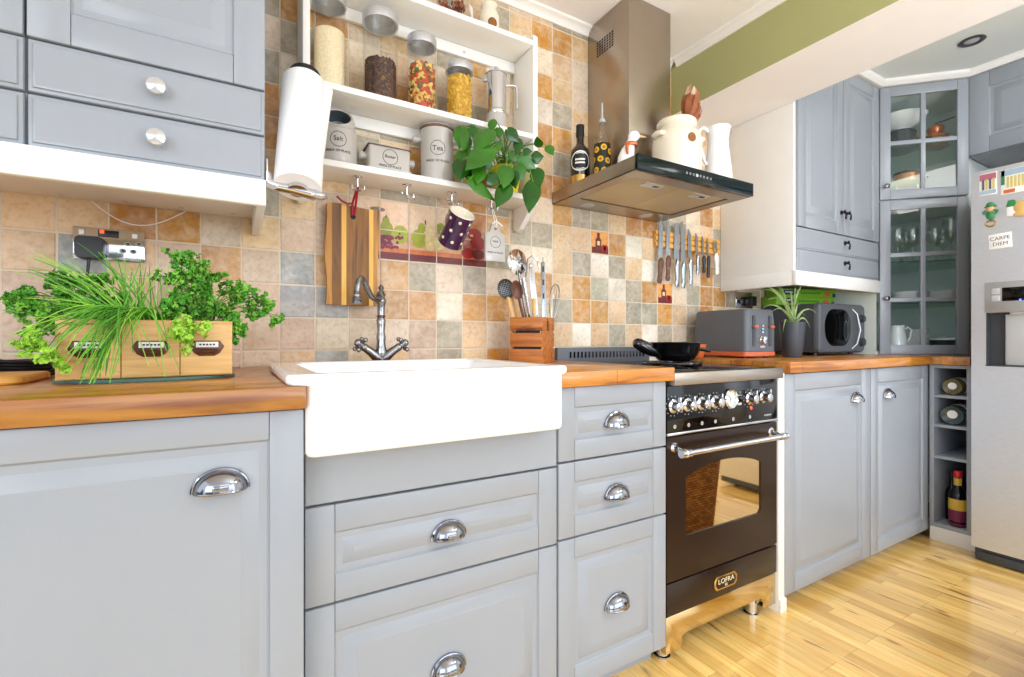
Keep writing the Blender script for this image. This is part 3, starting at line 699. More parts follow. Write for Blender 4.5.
for c in (1.25, 1.58):
    m = MB(); m.lathe([(0, -.001), (.024, -.001), (.03, 0), (.03, .003), (0, .003)], (c, 1.535, HZ0 - .0015), 24); m.build('hood_lamp', M['lgrey'], t)
m = MB(); m.box(HX0 - .001, HX1 + .001, HY0 - .0135, HY0 - .0005, HZ0, HZ1 + .001, .001); fg = m.build('glass_front', M['bglass'], t)
m = MB()
for i in range(8):
    x = aty(687 + i * 3.4, 177, HY0 - .014).x; z = 1.555
    if i == 3: m.box(x - .006, x + .006, HY0 - .0142, HY0 - .0134, z - .005, z + .005)
    else: m.lathe([(.0028, 0), (.0042, 0), (.0042, .0006), (.0028, .0006), (.0028, 0)], n=10, X=T(x, HY0 - .0136, z) @ FRONT)
m.build('touch_buttons', M['lgrey'], fg)

# ---------------------------------------------------------------- on top of the hood
HT = HZ1 + .0005
def on(x, y): return (x, y, HT)
t = thing('liqueur_bottle', 'dark bottle with a round white label and gold foot band on the hood', 'bottle', on(1.185, 1.50))
def rel(parent, prof, name, mt, c=(0, 0, 0), n=28, ang=38):
    m = MB(); m.lathe(prof, c, n); return m.build(name, mt, parent, local=True, ang=ang)
bt = rel(t, [(0, 0), (.036, 0), (.038, .003), (.038, .135), (.034, .152), (.02, .166), (.0145, .178), (.0145, .2), (0, .2)], 'glass_body', cmat('dark_bottle', (24, 20, 16), .08, coat=.5))
rel(t, [(0, .2), (.0155, .2), (.0155, .205), (.0165, .206), (.0165, .246), (.0155, .25), (0, .25)], 'cap', M['black'])
m = MB()
def wrap(m, r, a0, a1, z0, z1, mi=0, n=12, th=.0006):
    m.grid([[((r + dr) * math.cos(a0 + (a1 - a0) * i / n), (r + dr) * math.sin(a0 + (a1 - a0) * i / n), z) for i in range(n + 1)] for dr, z in ((0, z0), (th, z0), (th, z1), (0, z1))], mi=mi)
def wrap_disc(m, r, ac, zc, rad, mi=0, rin=0, th=.0008, n=26):
    rows = []
    for rr in (rin, rad):
        rows.append([((r + th) * math.cos(ac + rr * math.cos(2 * PI * i / n) / r), (r + th) * math.sin(ac + rr * math.cos(2 * PI * i / n) / r), zc + rr * math.sin(2 * PI * i / n)) for i in range(n)])
    m.grid(rows, closed_u=True, mi=mi)
av = math.radians(-128)                                    # direction back to the camera
wrap_disc(m, .038, av, .098, .040, 0); wrap_disc(m, .038, av, .098, .029, 1, 0, .0012); wrap_disc(m, .038, av - .02, .098, .034, 1, .0325, .0012)
for k_ in range(2): wrap(m, .0386, av - .5, av + .5, .100 - k_ * .013, .107 - k_ * .013, 0, th=.001)
m.build('label', [M['white'], M['black']], bt, local=True)
m = MB(); wrap(m, .038, av - 1.2, av + 1.2, .003, .045); m.build('foot_band', [M['brass']], bt, local=True)
t = thing('oil_bottle', 'slim glass oil bottle painted with sunflowers, with a pouring spout', 'bottle', on(1.225, 1.415))
rel(t, [(0, .001), (.030, .001), (.032, .004), (.032, .15), (.029, .168), (.016, .19), (.0125, .205), (.0125, .232), (.014, .235), (0, .235)], 'glass_body', M['glass'])
m = MB(); m.lathe([(.0322, .004), (.0325, .005), (.0325, .149), (.0322, .15)], n=28)
for i, (a, z) in enumerate(((-.75, .125), (.15, .132), (1.0, .118), (-1.3, .09), (-.25, .088), (.65, .082), (-.8, .048), (.2, .045), (1.1, .05))):
    wrap_disc(m, .0325, av + a, z, .0118, 1, 0, .0006, 12); wrap_disc(m, .0325, av + a, z, .0055, 2, 0, .001, 10)
m.build('sunflower_sleeve', [cmat('dark_sleeve', (26, 34, 22), .3), cmat('sunflower', (236, 186, 40), .5), cmat('seed_head', (170, 100, 30), .6)], t, local=True)
m = MB(); m.lathe([(0, .236), (.013, .236), (.013, .245), (.008, .252), (0, .253)], n=18); m.tube([(0, 0, .25), (0, 0, .28), (-.004, -.004, .31)], [.0045, .004, .003], 8); m.build('spout', M['lgrey'], t, local=True)

t = thing('bird_ornament', 'small white ceramic bird ornament with bronze wing, on the hood', 'ornament', (1.246, 1.285, HT + .0045), math.radians(-40))
m = MB(); sp = [(-.012, 0, .002), (-.016, 0, .03), (-.016, 0, .058), (-.010, 0, .082), (-.002, 0, .102), (.004, 0, .118), (.008, 0, .132), (.018, 0, .139), (.028, 0, .137)]
m.tube(sp, [.026, .032, .030, .025, .018, .0155, .018, .0185, .010], 18); m.ball((-.03, 0, .02), .022, (1.3, .9, .8), 14)
m.ball((.012, 0, .137), .0195, (1.1, .9, 1), 16)
m.tube([(-.01, 0, .018), (.014, -.004, .034), (.034, -.004, .010)], [.022, .022, .010], 12)
m.build('bird_body', M['ceramic'], t, local=True)
m = MB(); m.tube([(.026, 0, .136), (.042, 0, .133), (.056, 0, .130)], [.007, .004, .001], 8); m.build('beak', cmat('straw_beak', (214, 190, 130), .4), t, local=True)
m = MB(); m.lathe([(.017, .098), (.0235, .100), (.025, .106), (.021, .113), (.0165, .113)], (.002, 0, 0), 20); m.tube([(-.012, -.019, .104), (-.014, -.028, .085), (-.012, -.033, .062)], [.007, .0065, .004], 8)
m.build('scarf', M['copper'], t, local=True)

t = thing('crock', 'large cream stoneware crock with side lugs, dried flower heads standing in it', 'crock', on(1.432, 1.236))
rel(t, [(r_ * .91, z_ * .955) for r_, z_ in [(0, 0), (.088, 0), (.094, .004), (.097, .03), (.099, .138), (.095, .162), (.078, .184), (.070, .191), (.069, .198), (.077, .205), (.079, .219), (.075, .225), (.068, .223), (.064, .212), (.064, .185), (.088, .157), (.092, .05), (.086, .012), (0, .010)]], 'crock_body', M['cream_ceramic'], n=40, ang=50)
for a in (math.radians(-128) - .95, math.radians(-128) + 1.9):
    m = MB()
    c = Vector((math.cos(a), math.sin(a), 0)); q = Vector((-c.y, c.x, 0))
    m.tube([c * .082 - q * .022 + Vector((0, 0, .150)), c * .096 - q * .016 + Vector((0, 0, .153)), c * .099 + Vector((0, 0, .154)), c * .096 + q * .016 + Vector((0, 0, .153)), c * .082 + q * .022 + Vector((0, 0, .150))], [.009, .010, .0105, .010, .009], 10)
    m.build('lug_handle', M['cream_ceramic'], t, local=True)
m = MB(); wrap_disc(m, .0905, av + .42, .125, .017, 0); wrap_disc(m, .0905, av + .42, .125, .012, 1, .0105, .0012); wrap_disc(m, .0905, av + .42, .125, .006, 1, .004, .0012)
m.build('badge', [cmat('amber_badge', (150, 96, 40), .4), M['brown_handle']], t, local=True)
t = thing('dried_flowers', 'bunch of dried brown protea heads standing in the cream crock', 'dried flowers', (1.462, 1.24, HT + .012))
FH = ((.026, -.004, .20, .285, 1.2), (.048, .004, .22, .272, .95))
m = MB()
for bx_, by_, lean, h, s in FH: m.tube([(bx_ * .3, by_ * .3, .002), (bx_ * .7, by_ * .7, .13), (bx_ + lean * .10, by_ + lean * .03, h - .04)], .0035, 6)
m.tube([(.02, 0, .12), (.05, .004, .215), (.078, .006, .236)], .003, 6)
m.build('stem', M['brown_handle'], t, local=True)
m = MB()
for bx_, by_, lean, h, s in FH:
    b0 = Vector((bx_ + lean * .10, by_ + lean * .03, h - .045))
    for ring, (n_, op, ln, rr_) in enumerate(((7, .26, .075, .013), (7, .16, .095, .011), (6, .07, .105, .007))):
        for i in range(n_):
            a = 2 * PI * i / n_ + ring * .5; e_ = Vector((math.cos(a), math.sin(a), 0)); d = (e_ * op + Vector((lean, .02, 1))).normalized(); q = d.cross(e_).normalized()
            L_ = ln * s * rng.uniform(.9, 1.08); w = .010 * s; p0 = b0 + e_ * rr_ * .6; p1 = p0 + d * L_ * .35 + e_ * rr_; p2 = p0 + d * L_ * .72 + e_ * rr_ * .8; p3 = p0 + d * L_ + e_ * rr_ * .2
            m.grid([[p0 - q * w * .5, p0 + e_ * .001, p0 + q * w * .5], [p1 - q * w, p1 + e_ * .003, p1 + q * w], [p2 - q * w * .9, p2 + e_ * .002, p2 + q * w * .9]], mi=0)
            m.grid([[p2 - q * w * .9, p2 + e_ * .002, p2 + q * w * .9], [p3 - q * w * .25, p3, p3 + q * w * .25]], mi=1 if ring else 0)
m.tube([(.076, .006, .232), (.095, .008, .246), (.118, .01, .262)], [.003, .0065, .0008], 8)
m.build('flower_head', [cmat('dried_petal', (160, 92, 54), .7, vary=.3, vscale=30), cmat('dried_petal_tip', (212, 180, 148), .8, vary=.25, vscale=30)], t, local=True)
t = thing('milk_jug', 'tall white ceramic jug with loop handle, at the right end of the hood', 'jug', on(1.652, 1.222))
rel(t, [(r_, z_ * .94) for r_, z_ in [(0, 0), (.052, 0), (.056, .004), (.055, .03), (.048, .1), (.040, .17), (.0385, .2), (.043, .232), (.048, .25), (.046, .252), (.040, .235), (.035, .2), (.036, .17), (.045, .09), (.05, .02), (0, .01)]], 'jug_body', M['ceramic'], n=36, ang=60)
hd = Vector((-.82, .5, 0)).normalized(); hd = Vector((math.cos(math.radians(158)), math.sin(math.radians(158)), 0))
m = MB(); pts = [hd * .040 + Vector((0, 0, .220)), hd * .062 + Vector((0, 0, .236)), hd * .080 + Vector((0, 0, .224)), hd * .082 + Vector((0, 0, .19)), hd * .072 + Vector((0, 0, .15)), hd * .058 + Vector((0, 0, .105)), hd * .047 + Vector((0, 0, .09))]
m.tube(pts, [.008, .0075, .0075, .007, .0065, .006, .006], 10); m.build('handle', M['ceramic'], t, local=True)
m = MB(); q = Vector((-hd.y, hd.x, 0)); m.grid([[-hd * .041 + q * .026 + Vector((0, 0, z_)) * 1 for z_ in (.21, .235)], [-hd * .050 + q * .012 + Vector((0, 0, z_)) for z_ in (.212, .238)], [-hd * (.058 if False else .056) + Vector((0, 0, z_)) for z_ in (.214, .241)], [-hd * .050 - q * .012 + Vector((0, 0, z_)) for z_ in (.212, .238)], [-hd * .041 - q * .026 + Vector((0, 0, z_)) for z_ in (.21, .235)]]); m.build('lip', M['ceramic'], t, local=True)

# ================================================================ FRIDGE FREEZER
FX, FY0 = 2.842, .812
t = thing('fridge_freezer', 'tall stainless steel fridge freezer with water dispenser and magnets', 'fridge', (FX, .36, 0))
m = MB(); m.box(FX + .055, 3.58, -.09, FY0, .03, 1.715, .004); m.build('body', M['dgrey'], t)
def fx(u, v): return atx(u, v, FX)
DZ0 = fx(987, 366).z; DZ1 = fx(987, 313).z; DZ2 = fx(987, 283).z; DYL = fx(986, 300).y; DYR = DYL - .20
fdoor = MB(); z0, z1 = .062, 1.722; ye = .415
# left door built around the dispenser recess
fdoor.box(FX, FX + .05, DYL, FY0, z0, z1); fdoor.box(FX, FX + .05, ye, DYR, z0, z1)
fdoor.box(FX, FX + .05, DYR, DYL, z0, DZ0); fdoor.box(FX, FX + .05, DYR, DYL, DZ1, z1)
d1 = fdoor.build('door', M['steel'], t)
m = MB(); m.box(FX, FX + .05, -.09, ye - .006, z0, z1, .006); m.build('door', M['steel'], t)
m = MB(); m.box(FX - .012, FX + .002, DYR, DYL + .002, DZ1, DZ2, .003); dp = m.build('dispenser_panel', mat('panel_steel', (176, 178, 178), .4, .6, vary=.02), d1)
m = MB(); ya = fx(1003, 300).y; m.box(FX - .0128, FX - .011, DYR + .03, ya, fx(1000, 301.5).z, fx(1000, 288).z, .0008); dsp = m.build('display', M['gloss'], dp)
m = MB(); p_ = fx(1021, 300); m.box(FX - .0136, FX - .0127, p_.y - .004, p_.y + .002, p_.z - .003, p_.z + .004); m.build('display_light', M['led'], dsp)
for v0, v1 in ((288.5, 294.5), (295.5, 301.5)):
    m = MB(); m.box(FX - .0140, FX - .011, fx(1001, 300).y, fx(992.5, 300).y, fx(996, v1).z, fx(996, v0).z, .001); m.build('button', M['lgrey'], dp)
m = MB(); m.box(FX + .042, FX + .048, DYR, DYL, DZ0, DZ1); m.box(FX, FX + .042, DYR, DYR + .004, DZ0, DZ1); m.box(FX, FX + .042, DYL - .004, DYL, DZ0, DZ1); m.box(FX - .004, FX + .042, DYR, DYL + .001, DZ0, DZ0 + .006, .001); rc = m.build('dispenser_recess', M['dark'], d1)
m = MB(); m.box(FX + .012, FX + .041, DYR + .02, fx(1004, 330).y, DZ0 + .006, DZ1 - .008, .006); m.build('dispenser_paddle', M['lgrey'], rc)
m = MB(); m.box(FX - .008, FX + .03, DYR + .02, fx(1010, 310).y, DZ1 - .012, DZ1 + .008, .003); m.build('dispenser_nozzle', M['steel'], rc)
m = MB(); m.box(FX + .02, FX + .055, -.08, FY0 - .006, .022, .058, .003); m.box(FX + .012, FX + .03, .62, FY0 - .01, .006, .044, .004); m.build('base_grille', M['dark'], t)
for y in (FY0 - .04, .0):
    m = MB(); m.cyl((FX + .08, y, .0003), (FX + .08, y, .03), .018); m.build('foot', M['black'], t)

# fridge magnets
XM = FX - .0005
def magnet(name, label, cat, u0, u1, v0, v1, painter):
    a, b = fx(u0, v0), fx(u1, v1); yc, zc = (a.y + b.y) / 2, (a.z + b.z) / 2
    t = thing(name, label, cat, (XM, yc, zc), 0, 'fridge magnets'); painter(t, abs(a.y - b.y), abs(a.z - b.z))
def plate(t, w, h, mt, name='plate', rot=0, th=.003):
    m = MB(); m.box(-th, 0, -w / 2, w / 2, -h / 2, h / 2, .0008, X=Matrix.Rotation(rot, 4, 'X')); return m.build(name, M[mt], t, local=True)
cmat('pink_paint', (186, 104, 122)); cmat('sun_paint', (214, 194, 120)); cmat('sky_paint', (164, 186, 204)); cmat('grass_paint', (52, 132, 76)); cmat('skin_paint', (230, 176, 130)); cmat('sand_paint', (220, 180, 110))
def postcard1(t, w, h):
    plate(t, w, h, 'white')
    m = MB(); m.box(-.0036, -.003, -w * .47, w * .47, h * .18, h * .46, mi=0)
    for i in range(4): m.box(-.0042, -.0036, -w * .4 + i * w * .2, -w * .26 + i * w * .2, -h * .25, h * .22, mi=1 + i % 2)
    m.box(-.0036, -.003, -w * .47, w * .47, -h * .45, -h * .28, mi=3); m.build('picture', [M['pink_paint'], M['sun_paint'], M['dgrey'], M['sky_paint']], t, local=True)
def postcard2(t, w, h):
    plate(t, w, h, 'white')
    m = MB(); m.box(-.0036, -.003, w * .36, w * .49, -h * .1, h * .48, mi=0)
    for i in range(6): m.box(-.004, -.003, -w * .45 + i * w * .13, -w * .36 + i * w * .13, -h * .25, h * .2, mi=1)
    m.box(-.0036, -.003, -w * .48, w * .48, h * .25, h * .48, mi=2); m.box(-.0036, -.003, 0, w * .4, -h * .46, -h * .32, mi=3); m.build('picture', [M['grass_paint'], M['sun_paint'], M['sky_paint'], M['orange']], t, local=True)
magnet('picture_magnet', 'square picture magnet with a pink top on the fridge door', 'magnet', 979.5, 997, 175, 193.5, postcard1)
magnet('picture_magnet', 'wide picture magnet with a green edge, high on the fridge door', 'magnet', 1001, 1030, 171, 190, postcard2)
def gnome(t, w, h):
    h0_ = h
    m = MB(); m.ball((-.006, 0, h * .22), h * .14, (.5, .8, 1), 14, mi=0); m.build('face', [M['skin_paint']], t, local=True)
    m = MB(); m.ball((-.006, 0, h * .36), h * .15, (.6, .85, .75), 14); m.box(-.012, -.001, -h * .17, h * .17, h * .29, h * .325, .002); m.build('hat', M['grass_paint'], t, local=True)
    m = MB(); m.ball((-.006, 0, -.02 * h), h * .17, (.5, .75, 1.0), 14); [m.tube([(-.006, s * h * .15, h * .05), (-.009, s * h * .2, .1 * h), (-.01, s * h * .12, h * .17)], h * .04, 8) for s in (-1, 1)]; m.build('green_coat', M['grass_paint'], t, local=True)
    m = MB(); m.tube([(-.004, h * .14 * math.cos(2 * PI * i / 16), -h * .33 + h * .11 * math.sin(2 * PI * i / 16)) for i in range(16)], h * .03, 6, closed=True); m.build('opener_ring', M['brass'], t, local=True)
magnet('figure_magnet', 'little green figure magnet with a bottle opener ring below', 'magnet', 983, 999, 203, 227, gnome)
def cottage(t, w, h):
    m = MB(); m.box(-.008, 0, w * .02, w * .5, -h * .35, h * .1, .002); m.build('house', M['white'], t, local=True)
    m = MB(); m.prism([(-.009, w * .0, h * .1), (-.009, w * .52, h * .1), (-.009, w * .42, h * .4), (-.009, w * .1, h * .4)], (.009, 0, 0), .001); m.build('roof', M['grass_paint'], t, local=True)
    m = MB(); m.ball((-.004, -w * .2, 0), h * .3, (.3, 1, 1.1), 14); m.ball((-.005, -w * .2, -h * .3), h * .2, (.4, 1.5, .6), 12); m.build('figure', M['sand_paint'], t, local=True)
magnet('cottage_magnet', 'small modelled cottage magnet in white and sand on the fridge door', 'magnet', 1007, 1028, 199, 217, cottage)
def sign(t, w, h):
    p = plate(t, w, h, 'white', 'plate', -.05)
    m = MB(); R_ = Matrix.Rotation(-.05, 4, 'X')
    m.text('CARPE', h * .34, R_ @ T(-.0031, 0, h * .17) @ LEFTF, 0, .0003, sx=.98); m.text('DIEM', h * .34, R_ @ T(-.0031, 0, -h * .2) @ LEFTF, 0, .0003, sx=.98); m.build('lettering', M['label_dark'], p, local=True)
magnet('sign_magnet', 'white lettered sign magnet on the fridge door above the dispenser', 'magnet', 989, 1012, 235, 247, sign)
# ================================================================ WALL SHELF AND WHAT IS ON IT
SX0, SX1, SYF = .167, .952, 1.45
Z1, Z2, Z3 = 1.5, 1.7225, 2.06
t = thing('wall_shelf', 'white three tier wall shelf with hooks, hung on the tiled wall', 'shelf', (.56, 1.594, Z1))
for x in (SX0, SX1 - .019):
    m = MB(); m.prism([(x, 1.594, 1.402), (x, 1.575, 1.394), (x, 1.548, 1.398), (x, 1.515, 1.425), (x, 1.48, 1.456), (x, SYF, 1.470), (x, SYF, 2.075), (x, SYF + .006, 2.084), (x, 1.594, 2.084)], (.019, 0, 0), .0012); m.build('upright', M['white'], t)
for z in (Z1, Z2, Z3):
    m = MB(); m.box(SX0 + .0195, SX1 - .0195, SYF, 1.594, z - .0185, z, .0015); m.build('shelf_board', M['white'], t)
for z in (Z2, Z3):
    m = MB(); m.box(SX0 + .0195, SX1 - .0195, 1.580, 1.594, z - .058, z - .019, .001)
    if z == Z3: m.lathe([(0, 0), (.006, 0), (.006, .001), (0, .0015)], n=12, mi=1, X=T(.72, 1.58, z - .04) @ FRONT)
    m.build('back_rail', [M['white'], M['steel']], t)
HK = []
for u in (357.5, 407, 452, 491.5):
    p = aty(u, 190, 1.505); x = p.x; HK.append(x); m = MB()
    m.lathe([(0, 0), (.015, 0), (.016, -.002), (.014, -.005), (.005, -.006), (.004, -.008), (.004, -.034), (0, -.034)], (x, 1.505, Z1 - .0187), 18)
    for s in (-1, 1):
        m.tube([(x + s * .0, 1.505, 1.447), (x + s * .004, 1.503, 1.440), (x + s * .012, 1.498, 1.437), (x + s * .018, 1.495, 1.442), (x + s * .019, 1.494, 1.452)], [.003, .003, .0028, .0026, .002], 8)
    m.build('hook', M['chrome'], t)

def jar(x, y, z, r, h, lid, label, fill=None):
    t = thing('storage_jar', label, 'jar', (x, y, z + .0004), 0, 'glass jars on the middle shelf')
    rel(t, [(0, .001), (r - .004, .001), (r, .005), (r, h - lid), (r - .001, h - lid * .2)], 'glass_body', M['glass'], n=36)
    l = rel(t, [(r - .003, h - lid), (r + .002, h - lid), (r + .0025, h - lid + .003), (r + .0025, h - .003), (r + .001, h), (0, h), (0, h - .002), (r - .003, h - .002), (r - .003, h - lid)], 'lid', M['steel'], n=40)
    rel(t, [(0, h - lid - .006), (r - .008, h - lid - .006), (r - .007, h - lid + .012), (0, h - lid + .012)], 'stopper', M['glass'], n=30)
    return t
def xat(u, y): return aty(u, 100, y).x
JY = 1.522
J = [(329.5, .046, .292, .030), (380.5, .0535, .286, .030), (421.8, .0462, .255, .030), (459.3, .0455, .205, .026)]
JL = ['tall steel lidded glass jar of pale rice on the middle shelf', 'steel lidded glass jar half full of dark beans on the middle shelf', 'steel lidded glass jar of red and green pasta on the middle shelf', 'shortest steel lidded glass jar, full of yellow pasta']
JP = []
for (u, r, h, lid), lab in zip(J, JL):
    x = xat(u, JY); JP.append((x, r)); jar(x, JY, Z2, r, h, lid, lab)
def stuff(o, label, cat): return tag(o, label, cat, kind='stuff')
m = MB(); x, r = JP[0]; m.lathe([(0, Z2 + .0075), (r - .005, Z2 + .0075), (r - .0030, Z2 + .012), (r - .0030, 1.902), (r * .5, 1.905), (0, 1.906)], (x, JY, 0), 30)
stuff(m.build('rice', M['rice']), 'pale rice filling the tall jar on the left', 'rice')
def pieces(name, label, cat, ji, z1, n, maker, mats, core):
    x, r = JP[ji]; m = MB(); m.lathe([(0, Z2 + .008), (r - .008, Z2 + .008), (r - .008, z1 - .01), (0, z1 - .006)], (x, JY, 0), 20, mi=len(mats))
    for i in range(n):
        top = rng.random() < .25; a = rng.uniform(0, 2 * PI); rr = (r - .0075) * (math.sqrt(rng.random()) if top else 1); z = z1 - .004 + rng.uniform(-.003, .004) if top else rng.uniform(Z2 + .014, z1 - .004)
        X = T(x + rr * math.cos(a), JY + rr * math.sin(a), z) @ RZ(a) @ Matrix.Rotation(rng.uniform(0, PI), 4, 'X') @ Matrix.Rotation(rng.uniform(-.25, .25), 4, 'Y')
        maker(m, X, rng.randrange(len(mats)))
    stuff(m.build(name, mats + [core]), label, cat)
def bean(m, X, i): m.ball((0, 0, 0), .0048, (.62, .9, 1.35), 8, i, X)
def bean(m, X, i): 
    t_ = bmesh.new(); bmesh.ops.create_icosphere(t_, subdivisions=1, radius=.0041); m._in(t_, i, X @ Matrix.Diagonal((.7, .9, 1.3, 1)))
def fus(m, X, i):
    rows = [[(.004 * math.cos(q * .9 + s * PI), .0075 * math.sin(q * .9 + s * PI) * 1, -.013 + q * .0037) for s in (0, .33, 1, 1.33)] for q in range(8)]
    rows = [[(min(.004, max(-.004, p[0])), p[1], p[2]) for p in row] for row in rows]
    m.grid(rows, closed_u=True, mi=i, X=X @ Matrix.Scale(.8, 4), cap0=True, cap1=True)
pieces('coffee_beans', 'dark brown beans in the half full jar', 'beans', 1, 1.858, 1300, bean, [cmat('bean_a', (62, 34, 28), .35), cmat('bean_b', (88, 52, 42), .4), cmat('bean_c', (44, 26, 22), .35)], M['bd_dark'])
pieces('pasta', 'red, green and yellow pasta twists in a jar', 'pasta', 2, 1.880, 380, fus, [cmat('pasta_red', (204, 82, 48), .6), cmat('pasta_pale', (240, 214, 130), .6), cmat('pasta_red', (204, 82, 48)), cmat('pasta_yellow', (232, 196, 92), .6), cmat('pasta_green', (104, 104, 52), .6)], cmat('pasta_red', (0, 0, 0)))
pieces('pasta', 'plain yellow pasta pieces in the shortest jar', 'pasta', 3, 1.880, 380, fus, [cmat('pasta_plain', (238, 196, 66), .55), cmat('pasta_deep', (216, 162, 40), .55)], cmat('pasta_deep', (0, 0, 0)))

# moka pot
t = thing('moka_pot', 'polished steel moka coffee pot at the right of the middle shelf', 'coffee pot', (xat(496, 1.522), 1.522, Z2 + .0004))
rel(t, [(0, 0), (.038, 0), (.041, .004), (.036, .055), (.037, .066), (0, .066)], 'boiler', M['taupe'], n=30)
rel(t, [(0, .066), (.0385, .066), (.0395, .07), (.0395, .078), (.036, .082), (.037, .16), (.0395, .208), (0, .208)], 'jug', M['chrome'], n=32)
rel(t, [(0, .2085), (.041, .2085), (.041, .213), (.03, .222), (.012, .227), (0, .228)], 'lid', M['chrome'], n=32)
rel(t, [(0, .228), (.004, .228), (.004, .233), (.008, .237), (.008, .243), (0, .246)], 'lid_knob', M['steel'], n=16)
m = MB(); d = Vector((math.cos(-.25), math.sin(-.25), 0)); m.tube([d * .037 + Vector((0, 0, .182)), d * .072 + Vector((0, 0, .186)), d * .079 + Vector((0, 0, .176)), d * .079 + Vector((0, 0, .10))], [.0055, .006, .0065, .0055], 10); m.build('handle', M['chrome'], t, local=True)
m = MB(); d = -d; q = Vector((-d.y, d.x, 0)); m.prism([d * .034 + q * .012 + Vector((0, 0, .206)), d * .054 + Vector((0, 0, .206)), d * .034 - q * .012 + Vector((0, 0, .206)), d * .034 + Vector((0, 0, .17))][:3], (0, 0, -.022), .001); m.build('spout', M['chrome'], t, local=True)

# stoneware on the bottom shelf
def print_text(m, r, a0, z, body, size, mi):                # small lettering bent round a pot
    t_ = MB(); t_.text(body, size, Matrix.Identity(4), 0, .0003)
    for v_ in t_.bm.verts:
        a = a0 + v_.co.x / r; v_.co = Vector(((r + .0006 + v_.co.z) * math.cos(a), (r + .0006 + v_.co.z) * math.sin(a), z + v_.co.y))
    m._in(t_.bm, mi)
PY = 1.521
ps = xat(338, PY); av2 = math.atan2(-PY, -ps)
t = thing('salt_pig', 'round stoneware salt pot with wide dark mouth beside the paper towel', 'pot', (ps, PY, Z1 + .0004))
# body: rounded pot whose mouth is cut at a slant towards the room
rows = []; N = 36
for r_, z_ in ((.0001, 0), (.05, 0), (.054, .004), (.0555, .03), (.056, .085), (.055, .105)): rows.append([(r_ * math.cos(2 * PI * i / N), r_ * math.sin(2 * PI * i / N), z_) for i in range(N)])
fd = Vector((math.cos(av2), math.sin(av2), 0))
tau = math.radians(58); fq = Vector((-fd.y, fd.x, 0)); UPZ = Vector((0, 0, 1)); wv = -fd * math.cos(tau) + UPZ * math.sin(tau); nv = fd * math.sin(tau) + UPZ * math.cos(tau); mc = fd * .020 + UPZ * .150
def mouth(s, dn):
    return [mc + nv * dn + (-wv * math.cos(2 * PI * i / N - av2) * .92 + fq * math.sin(2 * PI * i / N - av2)) * s for i in range(N)]
rows += [mouth(.0495, -.022), mouth(.043, -.002), mouth(.0395, .001), mouth(.0365, -.002), mouth(.039, -.02), mouth(.036, -.045), mouth(.02, -.055), mouth(.0001, -.057)]
m = MB(); m.grid(rows[:10], closed_u=True, mi=0); m.grid(rows[9:], closed_u=True, mi=1)
b_ = m.build('pot_body', [M['taupe'], cmat('dark_glaze', (74, 84, 88), .25)], t, local=True, ang=60)
m = MB(); wrap_disc(m, .056, av2 + .02, .070, .023, 0, .0215, .0008, 30); print_text(m, .056, av2 + .02, .071, 'Salt', .019, 0); print_text(m, .056, av2 + .02, .036, 'PRIDE OF PLACE', .0098, 0); m.build('print', [M['label_dark']], b_, local=True)

bx0, bx1 = .348, .490
t = thing('butter_dish', 'oblong stoneware butter dish with end handles on the bottom shelf', 'butter dish', ((bx0 + bx1) / 2, 1.505, Z1 + .0004))
w = (bx1 - bx0) / 2
m = MB(); m.rloft([(-w + .001, w - .001, -.040, .040, 0, .012), (-w, w, -.041, .041, .003, .012), (-w, w, -.041, .041, .010, .012)], 5); m.build('base', M['taupe'], t, local=True)
m = MB(); m.rloft([(-w + .006, w - .006, -.036, .036, .0105, .010), (-w + .006, w - .006, -.036, .036, .078, .010), (-w + .009, w - .009, -.033, .033, .083, .010), (-w + .013, w - .013, -.029, .029, .084, .009)], 5); lid = m.build('cover', M['taupe'], t, local=True)
m = MB(); m.rloft([(-w + .003, w - .003, -.039, .039, .0755, .010), (-w + .003, w - .003, -.039, .039, .0785, .010)], 5); m.tube([(-.02, 0, .083), (-.018, 0, .088), (.018, 0, .088), (.02, 0, .083)], .003, 8); m.build('rim', M['brown_handle'], lid, local=True)
for s in (-1, 1):
    m = MB(); m.cyl((s * (w - .008), -.0, .05), (s * (w + .012), -.0, .05), .011); m.ball((s * (w + .012), 0, .05), .0125, (.5, 1, 1), 14); m.build('end_handle', M['taupe'], t, local=True)
m = MB(); X = T(.0, -.0364, .046) @ FRONT; m.lathe([(.0225, 0), (.024, 0), (.024, .0005), (.0225, .0005), (.0225, 0)], n=32, X=X); m.text('Butter', .013, T(0, -.0366, .047) @ FRONT); m.text('PRIDE OF PLACE', .0095, T(0, -.0366, .017) @ FRONT); m.build('print', [M['label_dark']], lid, local=True)

pt = xat(437, PY); av3 = math.atan2(-PY, -pt)
t = thing('tea_canister', 'tall stoneware tea canister with side lugs on the bottom shelf', 'canister', (pt, PY, Z1 + .0004))
b_ = rel(t, [(0, 0), (.05, 0), (.0535, .004), (.0545, .02), (.0545, .172), (.0555, .178), (0, .178)], 'canister_body', M['taupe'], n=40)
rel(t, [(0, .1785), (.0575, .1785), (.0585, .182), (.057, .186), (0, .186)], 'rim_band', M['brown_handle'], n=40)
rel(t, [(0, .1862), (.056, .1862), (.054, .19), (.02, .196), (0, .197)], 'lid', M['taupe'], n=40)
for s in (-1, 1):
    m = MB(); d = Vector((math.cos(av3 + s * 1.45), math.sin(av3 + s * 1.45), 0)); m.cyl(d * .05 + Vector((0, 0, .148)), d * .072 + Vector((0, 0, .148)), .009, .011); m.ball(d * .072 + Vector((0, 0, .148)), .012, n=14); m.build('lug', M['taupe'], t, local=True)
